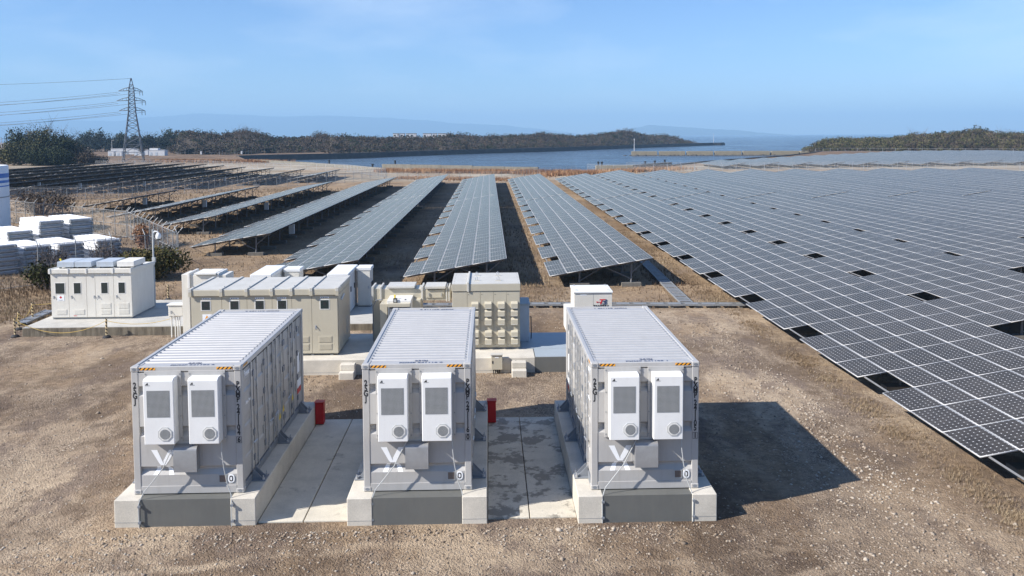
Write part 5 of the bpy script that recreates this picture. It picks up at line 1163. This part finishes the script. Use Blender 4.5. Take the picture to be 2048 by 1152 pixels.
# dark windbreak behind the pylon
for i in range(12):
    px = 128+i*20.5; p = G(px, 303.5); h_ = AT(px, 269.5+random.uniform(-2, 1.5)-(2 if i > 8 else 0), p.y).z
    tree('windbreak_tree', 'dense dark evergreen in the windbreak behind the pylon, '+ordn[i]+' from left', (p.x, p.y, 0), h_, 7.5, 'leaf_evergreen', 200+i, 1100, 0.95, 'windbreak trees behind the pylon', lobes=8, base=0.25, squash=0.5)
for i, px in enumerate((140,165,188,215,240,285,310,345,365)):
    Y = 540+10*(i % 3); q = AT(px, (266,262,257,264,263,262,264,257,261)[i], Y)
    if i in (2, 4, 7, 8): tree('far_tree', 'dark tree crown rising behind the windbreak, '+ordn[i]+' from left', (q.x, Y, 0), q.z, 7, 'leaf_dark', 230+i, 700, 1.0, 'trees behind the windbreak')
    else: bare_tree('bare tree crown rising behind the windbreak, '+ordn[i]+' from left', (q.x, Y, 0), q.z, 230+i, 'trees behind the windbreak')

# scrub on the spit: a low bank covered with leafless and evergreen shrubs
ridge = [(360,259),(390,258),(420,262),(445,266),(470,259),(500,257),(522,262),(540,270),(580,271.5),(620,270),(640,266),(660,268),(700,268),(720,270),(760,271),(800,271),(870,271),(900,264),(930,266),(960,269.5),(1000,268.5),(1040,267),(1090,263.5),(1120,266),(1150,269),(1180,267),(1215,262),(1250,258),(1275,262),(1295,267),(1310,268),(1330,268),(1345,270),(1365,277),(1385,284)]
def ridge_y(px):
    for (a, b_), (c, d) in zip(ridge, ridge[1:]):
        if a <= px <= c: return b_+(d-b_)*(px-a)/(c-a)
    return 290
cpx = [(478,323),(560,320.5),(700,317),(900,309),(1100,303),(1300,295),(1425,290.8)]
def coast_y(px):
    if px < 478: return 323
    for (a, b_), (c, d) in zip(cpx, cpx[1:]):
        if a <= px <= c: return b_+(d-b_)*(px-a)/(c-a)
    return 290.8
bank = MB(); g = rng(77); QB, QG = [], []
prev = None
for i in range(129):
    px = 352+(1384-352)*i/128; P0 = G(px, coast_y(px), SEA); Yc = P0.y; u_ = Vector((P0.x, P0.y)).normalized()
    front = 60 if px < 660 else (28 if px < 880 else 9); back = front+55
    zc = AT(px, ridge_y(px), Yc+back).z-1.6
    row = []
    for f_, zz in ((front, 0.0), (front+14, zc*.35), (front+36, zc*.78), (back, zc), (back+40, 0.0)):
        q = Vector((P0.x, P0.y))+u_*f_; row.append((q.x, q.y, max(zz, 0.0)-0.02))
    if prev:
        for k in range(4): bank.poly([prev[k], row[k], row[k+1], prev[k+1]])
    prev = row
    for k in range(26):
        f_ = g.random()*0.98; kk = f_*3; a = int(kk); s_ = kk-a; q = np.array(row[a])*(1-s_)+np.array(row[min(a+1, 3)])*s_; q[0] += g.normal()*2.0; q[1] += g.normal()*2
        big = g.random() < 0.16; r_ = (2.0 if big else 1.25)*(0.6+0.8*g.random()); tgt = QG if g.random() < 0.22 else QB
        tgt.append(leaves((q[0], q[1], max(q[2], 0)+r_*0.35), (r_*1.25, r_*1.25, r_*.85), 26 if not big else 44, 0.62, g, 0.5))
struct(bank.build('scrub_bank', M['scrubland'], smooth=True))
quads('scrub', QB, M['leaf_brown'], label='brown leafless scrub covering the spit across the inlet', cat='scrub'); quads('scrub', QG, M['leaf_dark'], label='dark evergreen scrub scattered over the spit across the inlet', cat='scrub')
for i, (px, top) in enumerate([(478,256),(492,255),(507,257),(634,262),(648,263),(1238,258),(1252,255),(1262,257),(1330,266),(1085,263),(1168,269),(985,267)]):
    Y = G(px, coast_y(px), SEA).y+48; q = AT(px, top, Y); bare_tree('bare tree standing out above the scrub of the spit, '+ordn[i]+' one', (q.x, Y, max(0, q.z-7.5)), min(7.5, q.z), 300+i, 'bare trees above the scrub', 0.55)
# bushes on the right shore
QB, QG = [], []; g = rng(78)
rr = [(1615,300),(1640,281),(1660,275.5),(1690,273),(1715,276),(1745,272.5),(1770,275),(1800,270.5),(1830,268),(1870,265),(1900,263),(1925,259),(1950,257),(1985,262),(2010,264),(2048,264),(2100,263)]
def rtop(px):
    for (a, b_), (c, d) in zip(rr, rr[1:]):
        if a <= px <= c: return b_+(d-b_)*(px-a)/(c-a)
    return 264
bank = MB(); prev = None
for i in range(61):
    px = 1618+(2110-1618)*i/60; P0 = G(px, 302.5, 0); u_ = Vector((P0.x, P0.y)).normalized(); zt = max(0.5, AT(px, rtop(px), P0.y+32).z-1.5); row = []
    for f_, zz in ((3, 0.0), (9, zt*.5), (20, zt*.85), (34, zt), (70, 0)): q = Vector((P0.x, P0.y))+u_*f_; row.append((q.x, q.y, zz-0.02))
    if prev:
        for k in range(4): bank.poly([prev[k], row[k], row[k+1], prev[k+1]])
    prev = row
    for k in range(30):
        kk = g.random()*2.98; a = int(kk); s_ = kk-a; q = np.array(row[a])*(1-s_)+np.array(row[a+1])*s_; q[0] += g.normal()*1.5; q[1] += g.normal()*1.5; r_ = 1.35*(.6+.8*g.random())
        (QG if g.random() < (0.75 if px < 1800 else 0.5) else QB).append(leaves((q[0], q[1], max(q[2], 0)+r_*.4), (r_*1.2, r_*1.2, r_*.9), 28, 0.55, g, 0.45))
struct(bank.build('scrub_bank', M['scrubland'], smooth=True))
quads('thicket', QG, M['leaf_olive'], label='olive green thicket on the right shore beyond the far solar field', cat='thicket'); quads('thicket', QB, M['leaf_brown'], label='brown dry brush mixed into the thicket on the right shore', cat='thicket')
for i, (px, top, mt) in enumerate([(1823,266,'d'),(1838,262,'b'),(1862,264,'d'),(1880,263,'d'),(1935,256,'b'),(1952,252,'d'),(1966,257,'d'),(2015,258,'b'),(1842,265,'b')]):
    q = AT(px, top, 455)
    if mt == 'd': tree('shore_tree', 'round dark tree on top of the right-hand thicket, '+ordn[i]+' from left', (q.x, 455, 0), q.z, 4.2, 'leaf_dark', 340+i, 600, 0.8, 'trees above the right-hand thicket')
    else: bare_tree('bare tree on top of the right-hand thicket, '+ordn[i]+' from left', (q.x, 455, 0), q.z, 340+i, 'trees above the right-hand thicket')

# ================================================================== pylon, lines, far buildings
PYL = Vector((-127.2, 298.0, 0)); t = thing('transmission_tower', 'tall lattice transmission tower with three crossarms on the left', 'pylon', PYL); H_ = 29.8
def half(z): return 3.4+(1.15-3.4)*min(z/18.0, 1) if z < 18 else 1.15+(0.8-1.15)*(z-18)/8 if z < 26 else 0.8*(1-(z-26)/4.2)+0.03
lv = [0, 3.4, 6.2, 8.8, 11.0, 13.0, 14.8, 16.4, 18, 19.4, 20.8, 22.2, 23.6, 25.0, 26.2, 27.6, 29.8]
YW = R(18)
def rotv(x, y, z): return (x*math.cos(YW)-y*math.sin(YW), x*math.sin(YW)+y*math.cos(YW), z)
cs = [(-1,-1),(1,-1),(1,1),(-1,1)]
for sx_, sy_ in cs: MB().tube([rotv(sx_*half(z), sy_*half(z), z) for z in lv], [0.17-0.004*i for i in range(len(lv))], 4).build('leg', M['pylon'], t)
for i in range(len(lv)-1):
    z0, z1 = lv[i], lv[i+1]; mb = MB()
    for k in range(4):
        (ax, ay), (bx_, by_) = cs[k], cs[(k+1) % 4]
        mb.tube([rotv(ax*half(z0), ay*half(z0), z0), rotv(bx_*half(z1), by_*half(z1), z1)], 0.07, 3); mb.tube([rotv(bx_*half(z0), by_*half(z0), z0), rotv(ax*half(z1), ay*half(z1), z1)], 0.07, 3); mb.tube([rotv(ax*half(z1), ay*half(z1), z1), rotv(bx_*half(z1), by_*half(z1), z1)], 0.07, 3)
    mb.build('lattice_bay', M['pylon'], t)
arms = [(25.4, 4.2, 3.6), (21.9, 4.9, 4.5), (18.4, 4.2, 4.3)]; TIPS = []
for z_, la, lb in arms:
    for s_, l_ in ((-1, la), (1, lb)):
        mb = MB(); e = rotv(s_*l_, 0, z_-0.2)
        for sy_ in (-1, 1): mb.tube([rotv(s_*half(z_), sy_*half(z_), z_), e], 0.10, 4); mb.tube([rotv(s_*half(z_+1.1), sy_*half(z_+1.1), z_+1.1), rotv(s_*l_*0.55, sy_*.3, z_+0.75), e], 0.09, 4)
        for q in (0.35, 0.6, 0.8): mb.tube([rotv(s_*l_*q, 0, z_), rotv(s_*l_*q, 0, z_+1.1*(1-q*.8))], 0.06, 3)
        a_ = mb.build('crossarm', M['pylon'], t); TIPS.append((Vector(e)+PYL, s_))
        if s_ > 0: 
            for q in (0.75, 1.0): w_ = rotv(s_*l_*q, 0, z_-0.2); MB().tube([w_, (w_[0], w_[1], w_[2]-1.5)], 0.09, 5).build('insulator', M['pylon'], a_)
def line(lab, a, b_, sag, r_=0.05):
    pts = []
    for i in range(25): s_ = i/24; q = a.lerp(b_, s_); pts.append((q.x-a.x, q.y-a.y, q.z-a.z-sag*4*s_*(1-s_)))
    o = MB().tube(pts, r_, 4).build('power_line', M['pylon']); o.location = a; tag(o, lab, 'power line', 'power lines leaving the tower')
far = Vector((-330, 262, 0)); topp = PYL+Vector((0, 0, 29.7))
line('topmost thin power line from the tip of the tower to the left edge', topp, far+Vector((0, 0, 30.5)), 4.0)
k = 0; nml = ['upper', 'middle', 'lower']
for i, (z_, la, lb) in enumerate(arms):
    for j, s_ in enumerate((-1, 1)):
        e = TIPS[2*i+j][0]; line(nml[i]+' power line from the '+('left' if s_ < 0 else 'right')+' end of its crossarm to the left edge', e+Vector((0, 0, -0.4)), far+Vector((s_*4, 18*(s_ > 0), z_+0.5)), 6.5)
        if s_ < 0: line('second '+nml[i]+' power line just below the left crossarm end', e+Vector((0.6, 0, -0.9)), far+Vector((-3, 3, z_-0.6)), 7.0)
# white substation huts behind the tower
huts = [(216,312,227,302,'low white hut left of the tower foot'),(232,312,243,302.5,'second low white hut left of the tower foot'),(222,309,268,297,'long white shed behind the tower'),(269,311.5,282,298,'white cabinet right of the tower leg'),(284,310,296,300,'small white cabinet half hidden by a bare shrub'),(298,311.5,329,300,'white shed with a raised roof right of the tower')]
for px0, pyb, px1, pyt, lab in huts:
    a = G(px0, pyb); b_ = AT(px1, pyt, a.y); w_, h_ = b_.x-a.x, b_.z; t = thing('hut', lab, 'hut', (a.x, a.y, 0), 'white huts behind the tower')
    MB().box(0, w_, 0, 4, -0.1, h_-0.15).build('wall', M['farwhite'], t); MB().box(-0.1, w_+0.1, -0.1, 4.1, h_-0.15, h_).build('roof', M['farwhite'], t)
    if 'raised' in lab: MB().box(0.1, w_*0.55, 0.5, 3.5, h_, h_+0.9).build('roof_box', M['farwhite'], t)
    for k in range(max(1, int(w_/2.6))): MB().box(0.5+k*2.5, 1.5+k*2.5, -0.06, 0.0, 0.2, h_*0.6).build('door', M['vent_blue'], t)
p = G(227, 309); t = thing('street_lamp', 'tall lamp post beside the white shed', 'lamp post', (p.x, p.y-1.5, 0)); MB().tube([(0,0,-0.1), (0,0,7.2), (0.8,0,7.4)], [0.12, 0.09, 0.07], 6).build('post', M['farwhite'], t); MB().box(0.6, 1.3, -0.1, 0.1, 7.36, 7.48).build('lamp_head', M['farwhite'], t)
p = G(4, 318); t = thing('utility_pole', 'pale utility pole at the left edge by the evergreen clump', 'pole', (p.x, p.y, 0)); MB().tube([(0,0,-0.1), (0,0,9.0)], [0.18, 0.12], 6).build('post', M['farwhite'], t); MB().box(-0.7, 0.7, -0.05, 0.05, 8.3, 8.45).build('crossarm', M['pylon'], t)
bare_tree('small bare tree between the white huts', (G(290,312).x, G(290,312).y-3, 0), 4.0, 401, None, 0.7)
# white buildings on the skyline of the spit
for i, (px0, px1) in enumerate([(786,797),(800,808),(812,832),(846,862),(864,873),(876,894)]):
    Y = 690; a = AT(px0, 271.5, Y); b_ = AT(px1, 267.3, Y); t = thing('far_building', 'tiny white building on the skyline of the spit, '+ordn[i]+' from left', 'building', (a.x, Y, 0), 'white buildings on the skyline'); w_ = b_.x-a.x
    MB().box(0, w_, 0, 8, 0.0, b_.z).build('wall', M['farwhite'], t); MB().box(-0.2, w_+0.2, -0.2, 8.2, b_.z, b_.z+0.4).build('roof', M['steel_dull'], t)
    for k in range(max(1, int(w_/3.5))): MB().box(0.6+k*3.2, 2.2+k*3.2, -0.05, 0.0, b_.z-2.2, b_.z-1.0).build('window', M['glass_dark'], t)
# small solar tables on the spit
sp = [(350,308),(384,308.5),(418,309),(465,308),(510,306),(560,304),(600,300.5),(735,300),(765,299.5),(805,299.5),(838,299),(400,302),(450,300),(520,299)]
for i, (px, py) in enumerate(sp):
    p = G(px, py+1.0); t = thing('solar_table', 'small far solar table on the spit across the inlet, '+ordn[i]+' listed from left to right' if i < 11 else 'small far solar table in the rear row on the spit, '+ordn[i-11]+' from left', 'solar panels', (p.x, p.y, 0), 'solar tables on the spit')
    c, s_ = math.cos(TILT*1.6), math.sin(TILT*1.6)
    MB().hexa([(0,0,1.0),(6*c,0,1.0+6*s_),(6*c,16,1.0+6*s_),(0,16,1.0),(0,0,1.08),(6*c,0,1.08+6*s_),(6*c,16,1.08+6*s_),(0,16,1.08)]).build('panel_deck', M['panel_back'], t)
    MB().box(0, 6*c, -0.05, -0.01, 0.95, 1.02).build('edge_beam', M['rack'], t)
    for y_ in (0.3, 5, 10, 15.5):
        for x_ in (1.0, 5.0): MB().tube([(x_, y_, -0.1), (x_, y_, 1.0+x_*s_/c)], 0.08, 4).build('post', M['frame'], t)
    if i % 2: MB().box(4.2, 4.9, -0.3, 0.2, 0.2, 1.7).build('junction_box', M['farwhite'], t)

# ================================================================== stones, dry grass, reeds
g = rng(5)
def scatter_poly(n, fn):
    out = []
    while len(out) < n:
        x, y, k = fn()
        if k: out.append((x, y))
    return np.array(out)
def blocked(x, y):
    if -8.35 < x < 5.05 and 17.6 < y < 24.7: return True
    if -12.3 < x < 4.3 and 29.3 < y < 33.3: return True
    if -20.3 < x < -11.6 and 35.6 < y < 41.7: return True
    if -12.4 < x < -5.1 and 36.0 < y < 40.8: return True
    if 3.1 < x < 5.4 and 35.2 < y < 37.0: return True
    return False
OCT = np.array([(1,0,0),(-1,0,0),(0,1,0),(0,-1,0),(0,0,1),(0,0,-1)], float); OF = np.array([(0,2,4),(2,1,4),(1,3,4),(3,0,4),(2,0,5),(1,2,5),(3,1,5),(0,3,5)])
def stones(n, fn, smin, smax, power=2.5):
    P = scatter_poly(n, fn); s = smin+(smax-smin)*g.random(n)**power
    S_ = s[:, None]*np.stack([0.7+0.6*g.random(n), 0.7+0.6*g.random(n), 0.4+0.4*g.random(n)], 1)
    V = OCT[None]*S_[:, None]*(0.75+0.5*g.random((n, 6, 1))); w = g.random(n)*2*np.pi; c, s_ = np.cos(w), np.sin(w)
    X = V[..., 0]*c[:, None]-V[..., 1]*s_[:, None]; Y = V[..., 0]*s_[:, None]+V[..., 1]*c[:, None]
    V = np.stack([X+P[:, :1], Y+P[:, 1:], V[..., 2]+0.25*S_[:, 2:]], 2); F = OF[None]+(np.arange(n)*6)[:, None, None]
    return V.reshape(-1, 3), F.reshape(-1, 3)
def yard():
    y = 14.5+26*g.random()**1.5; x = (g.random()*1.32-0.64)*y
    return x, y, (not blocked(x, y)) and x < 12.2
def pale_band():   # coarse stones along the edge of the right-hand table
    y = 15+22*g.random(); x = 10.4-1.5*abs(g.normal()); return x, y, x > 5.4
def edges():
    if g.random() < .6: x = -8.6+14.2*g.random(); y = 17.5-abs(g.normal())*0.35
    else: x = -12+16*g.random(); y = 29.25-abs(g.normal())*0.3
    return x, y, not blocked(x, y)
A = [stones(17000, yard, 0.010, 0.038), stones(2600, pale_band, 0.014, 0.06), stones(1500, edges, 0.012, 0.048, 1.8), stones(160, yard, 0.04, 0.085, 2)]
off = 0; VV, FF = [], []
for v, f_ in A: VV.append(v); FF.append(f_+off); off += len(v)
np_mesh('gravel', np.concatenate(VV), np.concatenate(FF), M['stone'], 'loose gravel stones scattered over the yard', 'gravel')
def tufts(P, h, blades, w_, g, lean=0.5):
    n = len(P); Q = []
    for k in range(blades):
        a = g.random(n)*2*np.pi; l_ = h*(0.5+g.random(n)*0.8); d = np.stack([np.cos(a), np.sin(a)], 1); base = P+d*(0.25*h*g.random(n))[:, None]
        tip_ = base+d*(l_*lean*g.random(n))[:, None]; pr = np.stack([-d[:, 1], d[:, 0]], 1)*w_
        Q.append(np.stack([np.c_[base-pr, np.full(n, -0.01)], np.c_[base+pr, np.full(n, -0.01)], np.c_[tip_, l_]], 1))
    return np.concatenate(Q)
def tri_mesh(name, Q, mat, lab, cat): return np_mesh(name, Q.reshape(-1, 3), np.arange(len(Q)*3).reshape(-1, 3), mat, lab, cat)
def rowedge():
    y = 15+60*g.random()**1.4; x = 11.75+g.normal()*0.30; return x, y, x > 10.8 and g.random() < 0.25+0.75*(math.sin(y*1.7)*math.sin(y*0.63+1) > 0.0)
def turf():
    y = 40.8+60*g.random()**1.8; x = (g.random()*0.95-0.5)*y; return x, y, (not blocked(x, y)) and (g.random() < 0.5+0.5*math.sin(x*0.7)*math.sin(y*0.45+1.0)) and x < 13
def aisles():
    k = g.integers(0, 3); x = (9.3, 1.2, 17.9)[k]+g.random()*2.3; y = 46+70*g.random()**1.6; return x, y, True
def leftgrass():
    y = 38+14*g.random(); x = -20.5-11*g.random(); return x, y, x > -0.66*y and not blocked(x, y)
def midgrass():
    y = 66+70*g.random(); x = -20-44*g.random(); return x, y, -0.64*y < x < -0.155*y
Q = [tufts(scatter_poly(5200, rowedge), 0.085, 5, 0.007, g, 1.6), tufts(scatter_poly(9000, turf), 0.15, 4, 0.014, g), tufts(scatter_poly(2500, aisles), 0.2, 4, 0.018, g), tufts(scatter_poly(3600, leftgrass), 0.2, 5, 0.014, g), tufts(scatter_poly(6000, midgrass), 0.26, 4, 0.03, g)]
tri_mesh('dry_grass', np.concatenate(Q), M['straw'], 'dry straw-coloured grass along the tables and fences', 'grass')
def reeds():
    s_ = g.random(); a, b_ = G(765,343.5).xy, G(1180,347.5).xy; q = a.lerp(b_, s_); return q.x+g.normal()*1.2, q.y-2.2+g.normal()*1.6, (math.sin(s_*37)+math.sin(s_*83+1)) > -0.3
def reeds2():
    s_ = g.random(); a, b_ = G(330,323).xy, G(560,325).xy; q = a.lerp(b_, s_); return q.x+g.normal()*3, q.y-2+g.normal()*3, True
def reeds3():
    s_ = g.random(); a, b_ = G(1080,352).xy, G(1360,338).xy; q = a.lerp(b_, s_); return q.x+g.normal()*1.5, q.y+g.normal()*3, True
def reeds4():
    s_ = g.random(); a, b_ = G(800,358).xy, G(1020,362).xy; q = a.lerp(b_, s_); return q.x+g.normal()*1.5, q.y+3+g.normal()*2.5, True
Q = [tufts(scatter_poly(2600, reeds), 0.95, 5, 0.06, g, 0.6), tufts(scatter_poly(1600, reeds2), 1.0, 5, 0.10, g, 0.6), tufts(scatter_poly(1500, reeds3), 0.8, 5, 0.06, g, 0.6), tufts(scatter_poly(1300, reeds4), 0.45, 5, 0.05, g, 0.6)]
tri_mesh('dry_reeds', np.concatenate(Q), M['straw_red'], 'orange-brown dry reeds at the foot of the seawall', 'reeds')

# ================================================================== air
m = bpy.data.materials.new('haze'); m.use_nodes = True; n, l = m.node_tree.nodes, m.node_tree.links; n.clear()
o_ = n.new('ShaderNodeOutputMaterial'); v = n.new('ShaderNodeVolumePrincipled'); v.inputs['Density'].default_value = 1.6e-4; v.inputs['Color'].default_value = (0.43, 0.71, 1.0, 1); v.inputs['Anisotropy'].default_value = 0.0
l.new(v.outputs[0], o_.inputs['Volume'])
hz = MB().box(-19800, 19800, -1800, 17900, SEA-1.3, 440).build('haze', m); tag(hz, 'thin blue haze over the bay and the distant hills', 'haze', kind='stuff')
